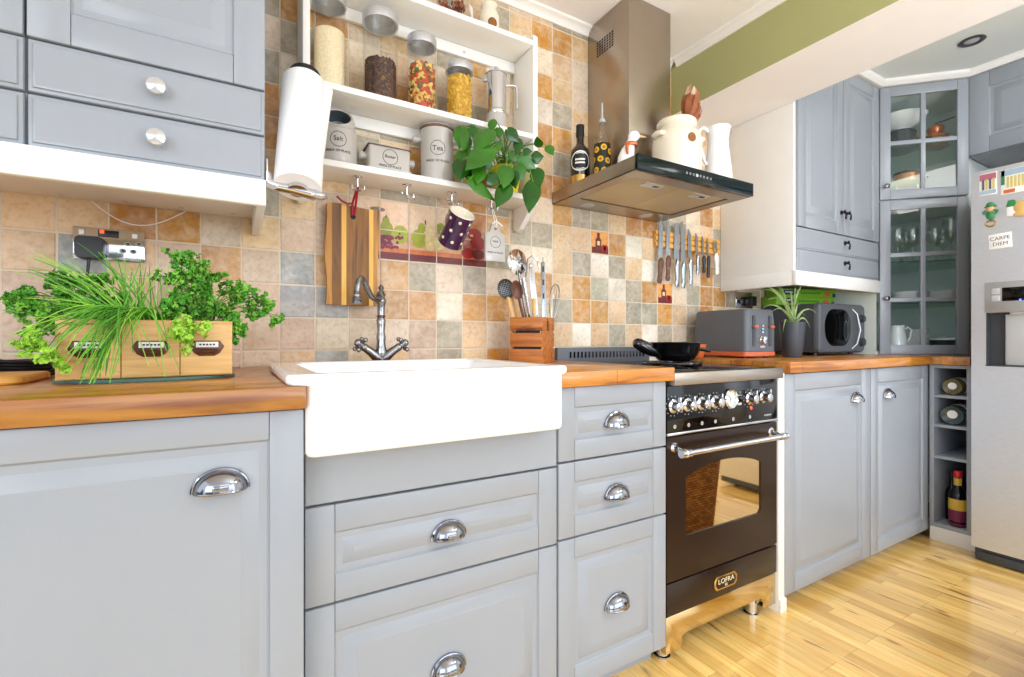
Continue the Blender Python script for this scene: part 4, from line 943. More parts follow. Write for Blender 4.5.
m = MB(); wrap_disc(m, .0545, av3 + .05, .108, .0245, 0, .023, .0008, 32); print_text(m, .0545, av3 + .05, .106, 'Tea', .024, 0); print_text(m, .0545, av3 + .05, .066, 'PRIDE OF PLACE', .0108, 0); m.build('print', [M['label_dark']], b_, local=True)

# trailing plant
def leaf(m, base, tip, nrm, w, mi=0, fold=.18, droop=.12):
    base = Vector(base); tip = Vector(tip); d = tip - base; L_ = d.length; d.normalize(); nrm = Vector(nrm); nrm = (nrm - d * nrm.dot(d)).normalized(); s = d.cross(nrm)
    prof = [(-.10, .22), (-.06, .46), (.04, .72), (.16, .90), (.30, 1.0), (.46, .94), (.62, .74), (.78, .46), (.9, .2), (1.0, .02)]
    rows = []
    for q, ww in prof:
        c = base + d * (L_ * q) - nrm * (droop * L_ * max(q, 0) ** 2)
        row = []
        for k_ in (-1, -.55, 0, .55, 1):
            back = .10 if q < 0 and abs(k_) < .2 else 0
            row.append(c + d * (back * L_) + s * (k_ * ww * w) - nrm * (-fold * w * abs(k_) * ww + .25 * w * abs(k_) ** 2.2 * ww))
        rows.append(row)
    m.grid(rows, mi=mi)
pp = aty(505, 175, 1.512)
t = thing('pothos_plant', 'trailing heart leaved house plant in a yellow pot on the bottom shelf', 'plant', (pp.x, 1.512, Z1 + .0004))
rel(t, [(0, 0), (.042, 0), (.046, .004), (.056, .085), (.059, .087), (.059, .098), (.055, .098), (.052, .085), (0, .085)], 'pot', M['yellow'], n=36)
rel(t, [(0, .0855), (.0515, .0855), (.03, .09), (0, .092)], 'soil', M['soil'], n=20)
LV = [(350, 105, 338, 205, 36, 1.435), (395, 95, 425, 155, 30, 1.435), (500, 120, 430, 205, 50, 1.40), (520, 60, 520, 110, 24, 1.42), (555, 105, 560, 150, 24, 1.42), (505, 220, 385, 310, 52, 1.37), (610, 115, 665, 175, 30, 1.40), (665, 170, 665, 240, 24, 1.39),
      (350, 290, 335, 385, 40, 1.41), (400, 340, 410, 400, 38, 1.41), (400, 400, 535, 495, 36, 1.38), (500, 370, 560, 415, 34, 1.38), (600, 325, 590, 420, 42, 1.37), (620, 255, 690, 270, 26, 1.41), (605, 430, 550, 530, 40, 1.36), (680, 285, 760, 325, 32, 1.37), (750, 270, 805, 260, 32, 1.37),
      (785, 205, 772, 160, 22, 1.36), (835, 205, 860, 245, 24, 1.36), (765, 340, 790, 415, 36, 1.36), (750, 415, 730, 555, 44, 1.355), (660, 320, 690, 390, 36, 1.375), (370, 230, 395, 260, 24, 1.43), (450, 330, 440, 400, 34, 1.39), (700, 240, 740, 232, 22, 1.38), (560, 190, 480, 250, 26, 1.40), (440, 300, 470, 365, 34, 1.42), (380, 150, 360, 215, 34, 1.435), (470, 280, 520, 330, 30, 1.42), (630, 350, 650, 430, 32, 1.385), (730, 300, 725, 345, 26, 1.38), (340, 240, 350, 300, 30, 1.435)]
m = MB(); ms = MB()
root_p = Vector((pp.x, 1.512, Z1 + .09))
for i, (x0_, y0_, x1_, y1_, w_, yy) in enumerate(LV):
    p0 = aty(400 + x0_ / 5.64, 110 + y0_ / 5.64, yy); p1 = aty(400 + x1_ / 5.64, 110 + y1_ / 5.64, yy - .018 + rng.uniform(-.012, .008))
    wr = w_ / 5.64 * 1.6 / 478 * 1.22; p1 = p1 + (p1 - p0) * .10; p0 = p0 - (p1 - p0) * .06
    tocam = (Vector((0, 0, CAMH)) - p0).normalized() + Vector((rng.uniform(-.35, .35), rng.uniform(-.2, .2), rng.uniform(.15, .75)))
    leaf(m, p0, p1, tocam, wr, rng.randrange(2))
    r0 = root_p + Vector((rng.uniform(-.035, .035), rng.uniform(-.035, .02), 0)); mid = r0.lerp(p0, .5) + Vector((0, -.015, .045))
    ms.tube([r0, r0.lerp(mid, .5) + Vector((0, -.004, .022)), mid, mid.lerp(p0, .6) + Vector((0, -.006, .006)), p0], [.0022, .0022, .002, .0018, .0014], 6)
m.build('foliage', [M['leaf'], mat('pothos_leaf_bright', (50, 108, 20), .28, vary=.3, vscale=14)], t); ms.build('stems', M['stem'], t)

# top shelf, cut by the frame
x = xat(452, 1.52)
t = thing('potpourri_jar', 'glass jar of dried orange potpourri at the top of the photo', 'jar', (x, 1.52, Z3 + .0004))
rel(t, [(0, .001), (.05, .001), (.054, .006), (.054, .10), (.05, .115), (.05, .125)], 'glass_body', M['glass'], n=30)
rel(t, [(0, .1255), (.053, .1255), (.053, .14), (0, .142)], 'lid', M['steel'], n=30)
m = MB(); m.prism([(.05, -.028, .07), (.064, -.018, .03), (.072, -.01, .035), (.07, -.008, .075)], (.003, -.004, 0), .0008); m.build('paper_tag', M['white'], t, local=True)
m = MB()
for i in range(130):
    a = rng.uniform(0, 2 * PI); rr = .044 * math.sqrt(rng.random()); z = Z3 + .012 + rng.random() * .07
    t_ = bmesh.new(); bmesh.ops.create_icosphere(t_, subdivisions=1, radius=.008); m._in(t_, rng.randrange(3), T(x + rr * math.cos(a), 1.52 + rr * math.sin(a), z) @ Matrix.Rotation(rng.uniform(0, 3), 4, 'X') @ Matrix.Rotation(rng.uniform(0, 3), 4, 'Y') @ Matrix.Diagonal((1, 1, .4, 1)))
stuff(m.build('potpourri', [cmat('petal_orange', (190, 104, 44), .7), cmat('petal_brown', (112, 62, 32), .7), cmat('petal_red', (160, 52, 34), .7)]), 'orange and brown dried petals in the top jar', 'potpourri')
x = xat(489, 1.52); av4 = math.atan2(-1.52, -x)
t = thing('ornament_pot', 'white ribbed pot with an oval amber badge on the top shelf', 'pot', (x, 1.52, Z3 + .0004))
b_ = rel(t, [(0, 0), (.034, 0), (.037, .004), (.0375, .07), (.030, .09), (.026, .1), (.03, .115), (0, .116)], 'pot_body', M['cream_ceramic'], n=36)
m = MB(); wrap_disc(m, .0375, av4 + .35, .034, .0165, 0); wrap_disc(m, .0375, av4 + .35, .034, .0165, 1, .0135, .0012); m.build('badge', [cmat('amber_badge', (150, 96, 40)), M['brown_handle']], b_, local=True)
t = thing('egg_cup', 'tiny white knob shaped ornament at the right end of the top shelf', 'ornament', (xat(524, 1.50), 1.50, Z3 + .0004))
rel(t, [(0, 0), (.012, 0), (.012, .003), (.006, .008), (.010, .016), (.0135, .026), (.011, .034), (0, .036)], 'cup_body', M['cream_ceramic'], n=20)

# ---------------------------------------------------------------- hanging from the hooks
t = thing('chopping_board', 'striped wooden chopping board hung by a red cord below the shelf', 'chopping board', (.322, 1.57, 1.39))
strips = [(.243, .262, 'bd_mid', 2), (.262, .2905, 'bd_dark', 0), (.2905, .305, 'bd_light', 1), (.305, .375, 'bd_dark', 0), (.375, .3885, 'bd_light', 1), (.3885, .411, 'bd_mid', 2)]
m = MB(); bm_ = [M['bd_dark'], M['bd_light'], M['bd_mid']]
tz = lambda x: 1.402 - .02 * max(0, (x - .34)) + (.004 * math.sin((x - .24) * 40))
for i, (a, b, nm, mi_) in enumerate(strips):
    n_ = 8
    if i == 0: left = [(a + .004 * math.sin(q * 1.1) + .002, 1.09 + (tz(a) - 1.09) * q / n_) for q in range(n_ + 1)]
    else: left = [(a, 1.09), (a, tz(a))]
    right = [(b, tz(b)), (b, 1.09)]
    if i == len(strips) - 1: right = [(b - .012 + .012 * q / n_ + .002 * math.sin(q * 1.4), 1.09 + (tz(b) - 1.09) * q / n_) for q in range(n_, -1, -1)]
    m.prism([(px, 1.556, pz) for px, pz in left + right], (0, .02, 0), mi=mi_ if mi_ != 0 or i != 3 else 0)
m.build('board', bm_, t)
m = MB(); hx = HK[0]; m.tube([(.329, 1.553, 1.372), (.331, 1.551, 1.395), (hx + .001, 1.512, 1.435), (hx + .0, 1.500, 1.446), (hx - .004, 1.503, 1.437), (.322, 1.548, 1.41), (.322, 1.553, 1.372)], .0036, 8)
m.tube([(.322, 1.546, 1.408), (.305, 1.545, 1.405), (.288, 1.545, 1.412), (.274, 1.544, 1.424)], .0034, 8); m.lathe([(0, 0), (.008, 0), (.008, .001), (0, .001)], n=14, X=T(.3255, 1.5558, 1.369) @ FRONT, mi=1)
m.build('cord', [M['red'], M['gloss']], t)

b0 = aty(449.5, 244, 1.50); ma = Vector((.10, -.66, .74)).normalized(); mh_ = Vector((-.15, 1, .5)); mh_ = (mh_ - ma * mh_.dot(ma)).normalized(); mk_ = ma.cross(mh_)
X = Matrix(((mh_.x, mk_.x, ma.x, 0), (mh_.y, mk_.y, ma.y, 0), (mh_.z, mk_.z, ma.z, 0), (0, 0, 0, 1)))
t = thing('mug', 'purple mug with white polka dots hanging from a shelf hook', 'mug', b0)
Xl = X.copy(); Xl.translation = (0, 0, 0)
m = MB(); Xl = Xl @ Matrix.Scale(1.06, 4); m.lathe([(0, 0), (.036, 0), (.039, .003), (.0385, .02), (.040, .1), (.041, .112)], n=36, X=Xl); m.lathe([(.041, .112), (.0395, .114), (.038, .112), (.037, .02), (.033, .008), (0, .007)], n=36, mi=1, X=Xl)
for i in range(7):
    for j in range(3):
        m.ball((0, 0, 0), .0052, (.35, 1, 1), 10, 1, X=Xl @ RZ(2 * PI * (i + .5 * (j % 2)) / 7) @ T(.0393, 0, .026 + j * .034))
m.build('mug_body', [M['purple'], M['cream_ceramic']], t, local=True)
m = MB(); m.tube([Xl @ Vector(p) for p in ((.039, 0, .095), (.058, 0, .098), (.068, 0, .085), (.068, 0, .05), (.058, 0, .03), (.039, 0, .03))], .0055, 10); m.build('handle', M['purple'], t, local=True)

t = thing('hanging_plaque', 'pale ceramic tag with printed circle hanging on white string', 'plaque', (.80, 1.49, 1.39))
m = MB(); px0, px1, pz0, pz1 = .759, .838, 1.257, 1.39
m.prism([(px0, 1.488, pz0), (px1, 1.488, pz0), (px1, 1.488, pz1 - .036), (px1 - .018, 1.488, pz1 - .028), (px1 - .026, 1.488, pz1), (px0 + .026, 1.488, pz1), (px0 + .018, 1.488, pz1 - .028), (px0, 1.488, pz1 - .036)], (0, .012, 0), .002)
pc = (px0 + px1) / 2
m.lathe([(0, 0), (.006, 0), (.006, .0006), (0, .0006)], n=16, mi=1, X=T(pc, 1.488, pz1 - .016) @ FRONT); m.lathe([(.019, 0), (.0205, 0), (.0205, .0005), (.019, .0005), (.019, 0)], n=30, mi=2, X=T(pc, 1.4879, 1.325) @ FRONT); m.text('PRIDE', .009, T(pc, 1.4877, 1.327) @ FRONT, 2); m.text('PRIDE OF PLACE', .0085, T(pc, 1.4877, 1.288) @ FRONT, 2); m.build('plaque_body', [M['taupe'], M['acacia'], M['label_dark']], t)
m = MB(); hx = HK[3]; m.tube([(pc - .002, 1.486, pz1 - .014), (pc - .006, 1.486, pz1 + .012), (hx - .004, 1.494, 1.44), (hx + .003, 1.498, 1.443), (pc + .004, 1.486, pz1 + .012), (pc + .003, 1.486, pz1 - .014)], .0018, 6)
m.tube([(pc - .014, 1.485, pz1 - .002), (pc, 1.484, pz1 + .008), (pc + .014, 1.485, pz1 + .002), (pc + .026, 1.485, pz1 - .006)], .003, 6); m.build('string', M['white'], t)

# ---------------------------------------------------------------- paper towel holder on the cabinet side
ab = aty(298, 187.5, 1.25); at_ = aty(304.5, 84, 1.362); axd = (at_ - ab).normalized()
t = thing('paper_towel_holder', 'chrome arm paper towel holder with a black end cap beside the wall cabinet', 'holder', (.066, 1.25, 1.345))
m = MB(); m.tube([(.0660, 1.262, 1.374), (.072, 1.262, 1.352), (.09, 1.258, 1.346), (.12, 1.252, 1.342), (.15, 1.25, 1.338), (.172, 1.249, 1.335)], [.011, .013, .013, .012, .013, .015], 14); m.ball((.176, 1.249, 1.3335), .0165, (1.5, 1, .6), 16); m.box(.0642, .068, 1.235, 1.29, 1.347, 1.40, .0015); m.build('arm', M['chrome'], t)
m = MB(); m.cyl(ab + axd * .0005 - axd * .012, at_ + axd * .022, .007); m.lathe([(0, -.010), (.023, -.010), (.024, -.002), (.018, 0), (0, 0)], ab - axd * .0012, 22, axis=axd); m.build('rod', M['chrome'], t)
m = MB(); m.lathe([(0, .0012), (.028, .0012), (.038, .012), (.039, .030), (.033, .036), (0, .036)], at_, 26, axis=axd); m.build('end_cap', M['black'], t)
o_ = thing('paper_towel_roll', 'white kitchen paper roll on the chrome holder', 'paper towel', ab)
m = MB(); L_ = (at_ - ab).length; q = Vector((0, 0, 1)).rotation_difference(axd).to_matrix().to_4x4()
m.lathe([(.019, 0), (.052, 0), (.0535, .002), (.0535, L_ - .002), (.052, L_), (.019, L_), (.019, 0)], (0, 0, 0), 40, X=q); m.build('roll', M['paper'], o_, local=True)
m = MB(); rows = []
for i in range(9):
    a = math.radians(-128 + 92) + i * .06; s = i / 8
    rad = .0540 + .017 * s ** 1.6
    rows.append([q @ Vector((rad * math.cos(a), rad * math.sin(a), L_ * (.999 - .001 * s) - (L_ * .55 * s) * k_ - 0)) for k_ in (0, .5, 1)] if False else [q @ Vector(((.0540 + (.016 * s ** 1.5) * max(.0, (k_ - .25) / .75)) * math.cos(a), (.0540 + (.016 * s ** 1.5) * max(.0, (k_ - .25) / .75)) * math.sin(a), L_ * (.02 + .975 * k_))) for k_ in (0, .25, .5, .75, 1)])
m.grid(rows); m.build('loose_sheet', M['paper'], o_, local=True)

# ---------------------------------------------------------------- knife rack
KY = 1.5745
t = thing('knife_rack', 'bamboo magnetic knife rack on the tiled wall right of the hood', 'knife rack', (1.93, 1.594, 1.414))
m = MB(); m.box(1.69, 2.150, 1.583, 1.594, 1.412, 1.49, .002)
for z0 in (1.414, 1.441, 1.468): m.box(1.69, 2.150, 1.5745 + .002, 1.584, z0, z0 + .020, .0015)
m.build('rail_block', M['bamboo'], t)
def kp(x, y): return aty(640 + x / 7.122, 215 + y / 7.122, 1.570)
def knife(label, top, junc, bot, bw, hw, hm, style, group='knives on the rack'):
    T_, J_, B_ = kp(*top), kp(*junc), kp(*bot); y0 = 1.5742
    t = thing('kitchen_knife' if style != 'peeler' else 'peeler', label, 'knife' if style != 'peeler' else 'peeler', (J_.x, y0, J_.z), 0, group)
    d = (T_ - J_); d.y = 0; Lb = d.length; d.normalize(); s = Vector((d.z, 0, -d.x)); h = (B_ - J_); h.y = 0; Lh = h.length; h.normalize()
    m = MB()
    if style == 'peeler':
        for k_ in (-1, 1): m.tube([s * .004 * k_, s * .012 * k_ + d * .02, s * .012 * k_ + d * (Lb - .01), s * .004 * k_ + d * Lb], .0022, 6, )
        m.prism([s * -.01 + d * .025, s * .01 + d * .025, s * .01 + d * (Lb - .012), s * -.01 + d * (Lb - .012)], (0, -.0015, 0))
        bmesh.ops.translate(m.bm, vec=(0, -.003, 0), verts=m.bm.verts)
    else:
        pts = [(-bw * .5, 0), (bw * .5, 0), (bw * .5, Lb * .62), (bw * .38, Lb * .82), (-bw * .2 if style != 'square' else bw * .3, Lb), (-bw * .5, Lb * (.985 if style != 'square' else 1))]
        m.prism([s * a + d * b + Vector((0, -.0005, 0)) for a, b in pts], (0, -.0022, 0))
    m.build('blade', M['blade'], t, local=True)
    m = MB(); n_ = 9; q = Vector((0, 1, 0)); rows = []
    for i in range(n_ + 1):
        f = i / n_; c = h * (Lh * f) + Vector((0, -.0095, 0)); ww = hw * (.42 + .12 * math.sin(f * PI * 2.2) + .10 * f) * (.6 if i in (0, n_) else 1)
        rows.append([c + s * (ww * math.cos(2 * PI * j / 12)) + Vector((0, .0075 * math.sin(2 * PI * j / 12) * (.6 if i in (0, n_) else 1), 0)) for j in range(12)])
    m.grid(rows, closed_u=True, cap0=True, cap1=True); hd_ = m.build('handle', M[hm], t, local=True)
    if style == 'rivet':
        m = MB()
        for f in (.2, .5, .8): m.lathe([(0, 0), (.003, 0), (.002, .0012), (0, .0015)], n=10, X=T(h * (Lh * f) + Vector((0, -.0168, 0))) @ FRONT)
        m.build('rivet', M['brass'], hd_, local=True)
knife('leftmost brown handled carving knife on the bamboo rack', (156, 30), (146, 305), (130, 487), .026, .030, 'brown_handle', 'rivet')
knife('second brown handled knife on the bamboo rack, pointed blade', (206, 25), (198, 290), (190, 470), .024, .030, 'brown_handle', 'rivet')
knife('broad all steel cleaver like knife, third on the bamboo rack', (266, 62), (262, 315), (256, 507), .034, .026, 'blade', 'square')
knife('long all steel chef knife in the middle of the bamboo rack', (311, 45), (308, 330), (300, 522), .032, .028, 'blade', 'point')
knife('shorter all steel knife, fifth on the bamboo rack', (356, 100), (356, 305), (356, 502), .026, .026, 'blade', 'point')
knife('slim all steel paring knife, sixth on the bamboo rack', (406, 130), (406, 275), (401, 427), .018, .018, 'blade', 'point')
knife('short black handled knife just right of the slim steel knife', (450, 150), (450, 290), (450, 412), .014, .022, 'black', 'point')
knife('black handled knife just left of the white peeler', (486, 165), (483, 290), (479, 448), .014, .022, 'black', 'point')
knife('white handled peeler at the right end of the bamboo rack', (536, 182), (538, 275), (542, 425), .02, .026, 'white', 'peeler')

# ---------------------------------------------------------------- sockets and leads
t = thing('wall_socket', 'chrome double wall socket with a glowing red switch above the herbs', 'socket', (-.277, 1.594, 1.226))
sx0, sx1, sz0, sz1 = -.349, -.2045, 1.186, 1.268
m = MB(); m.box(sx0, sx1, 1.588, 1.5945, sz0, sz1, .002); sp_ = m.build('plate', M['chrome'], t)
for x, nm in ((-.337, 0), (-.231, 0)):
    m = MB(); m.box(x, x + .011, 1.585, 1.5885, 1.2475, 1.2600, .001); m.build('rocker_switch', M['white'], sp_)
m = MB(); m.box(-.3, -.258, 1.586, 1.5885, 1.246, 1.263, .001); m.build('switch_bar', M['black'], sp_)
m = MB(); m.box(-.296, -.2875, 1.5848, 1.5875, 1.2545, 1.2625, .001); m.build('neon_switch', M['neon'], sp_)
m = MB()
for a, b in ((-.2395, 1.2325), (-.2495, 1.2135), (-.2285, 1.2135), (-.2160, 1.2345)): m.lathe([(0, 0), (.0075, 0), (.0075, .0012), (0, .0012)], n=16, X=T(a, 1.588, b) @ FRONT @ Matrix.Diagonal((1, .8, 1, 1))); m.box(a - .003, a + .003, 1.5862, 1.587, b - .0025, b + .0025, mi=1)
m.build('pin_holes', [cmat('socket_grey', (150, 152, 150), .4), M['black']], sp_)
t = thing('plug', 'black mains plug in the chrome socket, its lead running down', 'plug', (-.32, 1.586, 1.215))
m = MB(); m.rloft([(-.3395, -.285, -1.240, -1.187, 1.556, .012), (-.341, -.283, -1.2415, -1.185, 1.562, .014), (-.342, -.283, -1.2425, -1.185, 1.5865, .014)], 5, X=Matrix.Rotation(PI / 2, 4, 'X') @ Matrix.Identity(4) if False else Matrix(((1, 0, 0, 0), (0, 0, 1, 0), (0, -1, 0, 0), (0, 0, 0, 1)))); m.build('plug_body', M['black'], t)
m = MB(); m.tube([(-.314, 1.571, 1.187), (-.316, 1.571, 1.16), (-.325, 1.574, 1.08), (-.33, 1.578, .99), (-.36, 1.574, .93), (-.42, 1.55, .905), (-.50, 1.54, .9045)], .0035, 8); m.build('lead', M['black'], t)
m = MB(); m.tube([Vector((aty(76 + 112 * q / 14, 200, 1.588).x, 1.588, aty(76 + 112 * q / 14, 187 + 23 * q / 14 + 26 * math.sin(PI * q / 14), 1.588).z)) for q in range(15)], .0016, 6)
tag(m.build('thin_cable', M['cream']), 'thin cream cable looping below the white light rail', 'cable')
t = thing('cable_coil', 'coil of black cable lying on the worktop left of the planter', 'cable', (-.46, 1.45, .9))
m = MB()
for k_ in range(5):
    m.tube([(-.455 + (.095 - .003 * k_) * math.cos(2 * PI * i / 26), 1.50 + (.035 + .003 * k_) * math.sin(2 * PI * i / 26), .9053 + .0072 * k_ + .002 * math.sin(3 * 2 * PI * i / 26)) for i in range(26)], .0038, 8, closed=True)
m.tube([(-.36, 1.50, .93), (-.34, 1.46, .935), (-.31, 1.43, .958), (-.295, 1.41, .99)], .0034, 8); m.build('loops', M['black'], t)
m = MB(); m.tube([(-.44, 1.462 + .018 * math.cos(2 * PI * i / 14) , .92 + .0185 * math.sin(2 * PI * i / 14)) for i in range(14)], .003, 6, closed=True); m.build('cable_tie', cmat('tie_green', (60, 150, 120), .4), t)
m = MB(); m.rloft([(-.60, -.341, 1.21, 1.40, .9006, .03), (-.603, -.338, 1.207, 1.403, .904, .03), (-.603, -.338, 1.207, 1.403, .912, .03), (-.60, -.341, 1.21, 1.40, .9155, .03)], 6)
tag(m.build('serving_board', M['bamboo']), 'thin wooden board lying at the left edge of the worktop', 'board')
t = thing('wall_socket', 'chrome wall socket with black plug, half hidden by the toaster', 'socket', (2.27, 1.594, 1.16))
a = aty(735.5, 291.5, 1.59); b = aty(756, 305, 1.59)
m = MB(); m.box(a.x, a.x + .146, 1.588, 1.5945, a.z - .086, a.z, .002); m.build('plate', M['chrome'], t)
m = MB(); m.box(a.x + .078, a.x + .128, 1.55, 1.5878, a.z - .075, a.z - .022, .006); m.build('plug', M['black'], t)
# ================================================================ HERBS IN THE DRAWER PLANTER
PA = math.radians(6); PL = Vector((-.282, 1.173, .9)); Xp = T(PL) @ RZ(PA)
pw, ph, pd = .281, .115, .15
def pl(a, b, c): return Xp @ Vector((a, b, c))
t = thing('planter_tray', 'thin dark green tray under the wooden herb planter', 'tray', PL)
m = MB(); n = 30; pr = []
for sgn, zz in ((1, .0006), (1.01, .004), (1.015, .0065)): pr.append([(pw / 2 + .150 * sgn * max(-1, min(1, 1.06 * math.cos(2 * PI * i / n))) , .070 + .090 * sgn * math.sin(2 * PI * i / n), zz) for i in range(n)])
m.grid(pr, closed_u=True, X=RZ(PA), cap0=True, cap1=True); m.build('tray_body', cmat('tray_green', (84, 124, 116), .3), t, local=True)
t = thing('herb_planter', 'wooden herb planter made like three small label drawers', 'planter', pl(0, 0, .0072), PA)
m = MB(); th = .009
m.box(0, pw, 0, th, 0, ph, .0012); m.box(0, pw, pd - th, pd, 0, ph, .0012); m.box(0, th, th, pd - th, 0, ph, .0012); m.box(pw - th, pw, th, pd - th, 0, ph, .0012); m.box(th, pw - th, th, pd - th, .002, .012)
m.build('case', M['planter'], t, local=True)
for i in range(3):
    a, b = pw * i / 3 + .0008, pw * (i + 1) / 3 - .0008
    m = MB(); m.box(a, b, -.006, -.0002, .002, ph - .001, .0012); dr = m.build('drawer_front', M['planter'], t, local=True)
    c = (a + b) / 2; zc = .0575; X = T(c, -.006, zc) @ FRONT
    m = MB(); m.prism([X @ Vector((p, q, 0)) for p, q in ((-.031, .004), (-.023, .016), (.023, .016), (.031, .004), (.023, -.010), (.014, -.016), (-.014, -.016), (-.023, -.010))], (0, -.0022, 0), .0008)
    N_ = 10; 
    m.grid([[(c + .019 * math.cos(PI + PI * j / N_), -.0082 - .011 * math.sin(PI * k_ / 8) , zc - .002 + .013 * math.sin(PI + PI * j / N_) * (k_ / 8)) for j in range(N_ + 1)] for k_ in range(9)])
    pu = m.build('label_pull', cmat('antique_bronze', (96, 62, 46), .35, .6), dr, local=True)
    m = MB(); m.box(c - .020, c + .020, -.0092, -.0080, zc + .002, zc + .0135, .0003)
    for q in range(5): m.box(c - .014 + q * .006, c - .010 + q * .006, -.0095, -.0091, zc + .006, zc + .0095, mi=1)
    m.build('label_card', [M['white'], M['label_dark']], pu, local=True)
m = MB(); m.box(th + .0005, pw - th - .0005, th + .0005, pd - th - .0005, .0125, ph - .018)
so = m.build('soil', M['soil'], t, local=True)

def frill(m, c, r, nrm, mi=0):                               # one curled parsley leaflet
    nrm = nrm.normalized(); a_ = nrm.orthogonal().normalized(); b_ = nrm.cross(a_); n = 9; ph_ = rng.uniform(0, 6)
    ring1 = []; ring2 = []
    for i in range(n):
        a = 2 * PI * i / n + ph_
        ring1.append(c + (a_ * math.cos(a) + b_ * math.sin(a)) * r * .55 + nrm * r * rng.uniform(-.15, .25))
        ring2.append(c + (a_ * math.cos(a) + b_ * math.sin(a)) * r * rng.uniform(.8, 1.15) + nrm * r * (.5 if i % 2 else -.35) * rng.uniform(.6, 1.2))
    m.grid([[c - nrm * r * .2] * n, ring1, ring2], closed_u=True, mi=mi)
def parsley(name, label, group, roots, targets, per, spread, mats, light=()):
    c0 = pl(*roots[0]); t = thing(name, label, 'herb', c0, 0, group)
    ml = MB(); ms = MB()
    for ti, (u, v_, yy, sp, cnt) in enumerate(targets):
        tip0 = aty(u, v_, yy)
        for q in range(cnt):
            r0 = pl(*rng.choice(roots)) + Vector((rng.uniform(-.02, .02), rng.uniform(-.02, .02), 0))
            tip = tip0 + Vector((rng.gauss(0, sp), rng.gauss(0, sp * .8), rng.gauss(0, sp)))
            tip.y = min(tip.y, 1.565)
            up = max(tip.z, r0.z) + .02
            mid = r0.lerp(tip, .5); mid.z = max(mid.z, r0.lerp(tip, .5).z + .02 + .25 * abs(tip.z - r0.z) * (1 if tip.z < r0.z + .05 else .2))
            q1 = r0.lerp(mid, .5); q1.z = (r0.z + mid.z) / 2 + .012
            q2 = mid.lerp(tip, .5); q2.z = (mid.z + tip.z) / 2 + .006
            ms.tube([r0, q1, mid, q2, tip], [.0016, .0015, .0013, .0011, .0008], 5)
            dirn = (tip - mid).normalized()
            for s in range(per):
                off = Vector((rng.gauss(0, 1), rng.gauss(0, 1), rng.gauss(0, 1))) * spread - dirn * abs(rng.gauss(0, spread * .7))
                c = tip + off
                if s % 3 == 0: ms.tube([tip - dirn * .015, c], [.0009, .0007], 4)
                for w_ in range(6):
                    frill(ml, c + Vector((rng.uniform(-1, 1), rng.uniform(-1, 1), rng.uniform(-1, 1))) * .0065, rng.uniform(.0038, .0066), Vector((rng.uniform(-.6, .6), rng.uniform(-1, .1), rng.uniform(.0, 1))), 1 if ti in light else (2 if rng.random() < .35 else 0))
    ml.build('leaves', mats, t); ms.build('stems', M['stem'], t)
PM = [M['parsley'], M['parsley_light'], M['parsley_mid']]
parsley('parsley', 'curly parsley growing at the left end of the wooden planter', 'herbs in the wooden planter', [(.05, .06, ph - .015), (.05, .09, ph - .015)],
        [(15, 300, 1.22, .012, 4), (28, 318, 1.2, .014, 4), (12, 290, 1.25, .01, 2), (48, 300, 1.25, .016, 4), (60, 318, 1.24, .016, 4), (78, 300, 1.27, .016, 4), (92, 312, 1.26, .018, 5), (60, 285, 1.3, .014, 3), (100, 295, 1.3, .018, 4), (22, 344, 1.12, .0075, 3), (42, 353, 1.12, .006, 2), (110, 320, 1.2, .014, 3)],
        6, .009, PM, (9, 10))
parsley('parsley', 'taller curly parsley growing at the right end of the wooden planter', 'herbs in the wooden planter', [(.23, .06, ph - .015), (.22, .09, ph - .015)],
        [(175, 255, 1.28, .007, 2), (190, 262, 1.27, .012, 4), (172, 275, 1.27, .010, 3), (200, 275, 1.27, .012, 4), (196, 290, 1.26, .014, 5), (180, 300, 1.26, .016, 5), (215, 285, 1.28, .013, 4), (235, 290, 1.29, .012, 3), (225, 303, 1.27, .013, 4), (250, 296, 1.29, .011, 3), (268, 302, 1.28, .008, 2), (272, 310, 1.28, .007, 2), (205, 310, 1.25, .016, 5), (228, 318, 1.24, .010, 2), (243, 327, 1.22, .010, 3), (256, 312, 1.28, .009, 2), (236, 335, 1.22, .008, 2), (178, 331, 1.14, .008, 4), (186, 327, 1.145, .006, 2), (165, 310, 1.22, .014, 4), (205, 328, 1.15, .006, 1)],
        6, .0085, PM, (17, 18, 20))
c0 = pl(.125, .07, ph - .015); t = thing('chives', 'long arching chives spilling from the middle of the wooden planter', 'herb', c0, 0, 'herbs in the wooden planter')
m = MB()
CT = [(34, 252, 1.28), (26, 268, 1.22), (50, 272, 1.25), (60, 265, 1.3), (44, 290, 1.22), (75, 268, 1.3), (88, 275, 1.3), (20, 335, 1.1), (55, 345, 1.08), (100, 262, 1.3), (112, 270, 1.3), (124, 262, 1.3), (142, 268, 1.3), (156, 270, 1.28), (160, 282, 1.25), (132, 280, 1.25), (60, 300, 1.2), (50, 310, 1.18), (70, 325, 1.12), (40, 330, 1.12),
      (78, 382, 1.1), (85, 378, 1.1), (95, 380, 1.1), (100, 372, 1.1), (92, 384, 1.1), (108, 366, 1.1), (70, 360, 1.1), (118, 352, 1.1), (100, 350, 1.1), (80, 355, 1.08), (144, 352, 1.11), (165, 372, 1.11), (150, 366, 1.11), (168, 350, 1.12), (62, 332, 1.1), (112, 340, 1.1)]
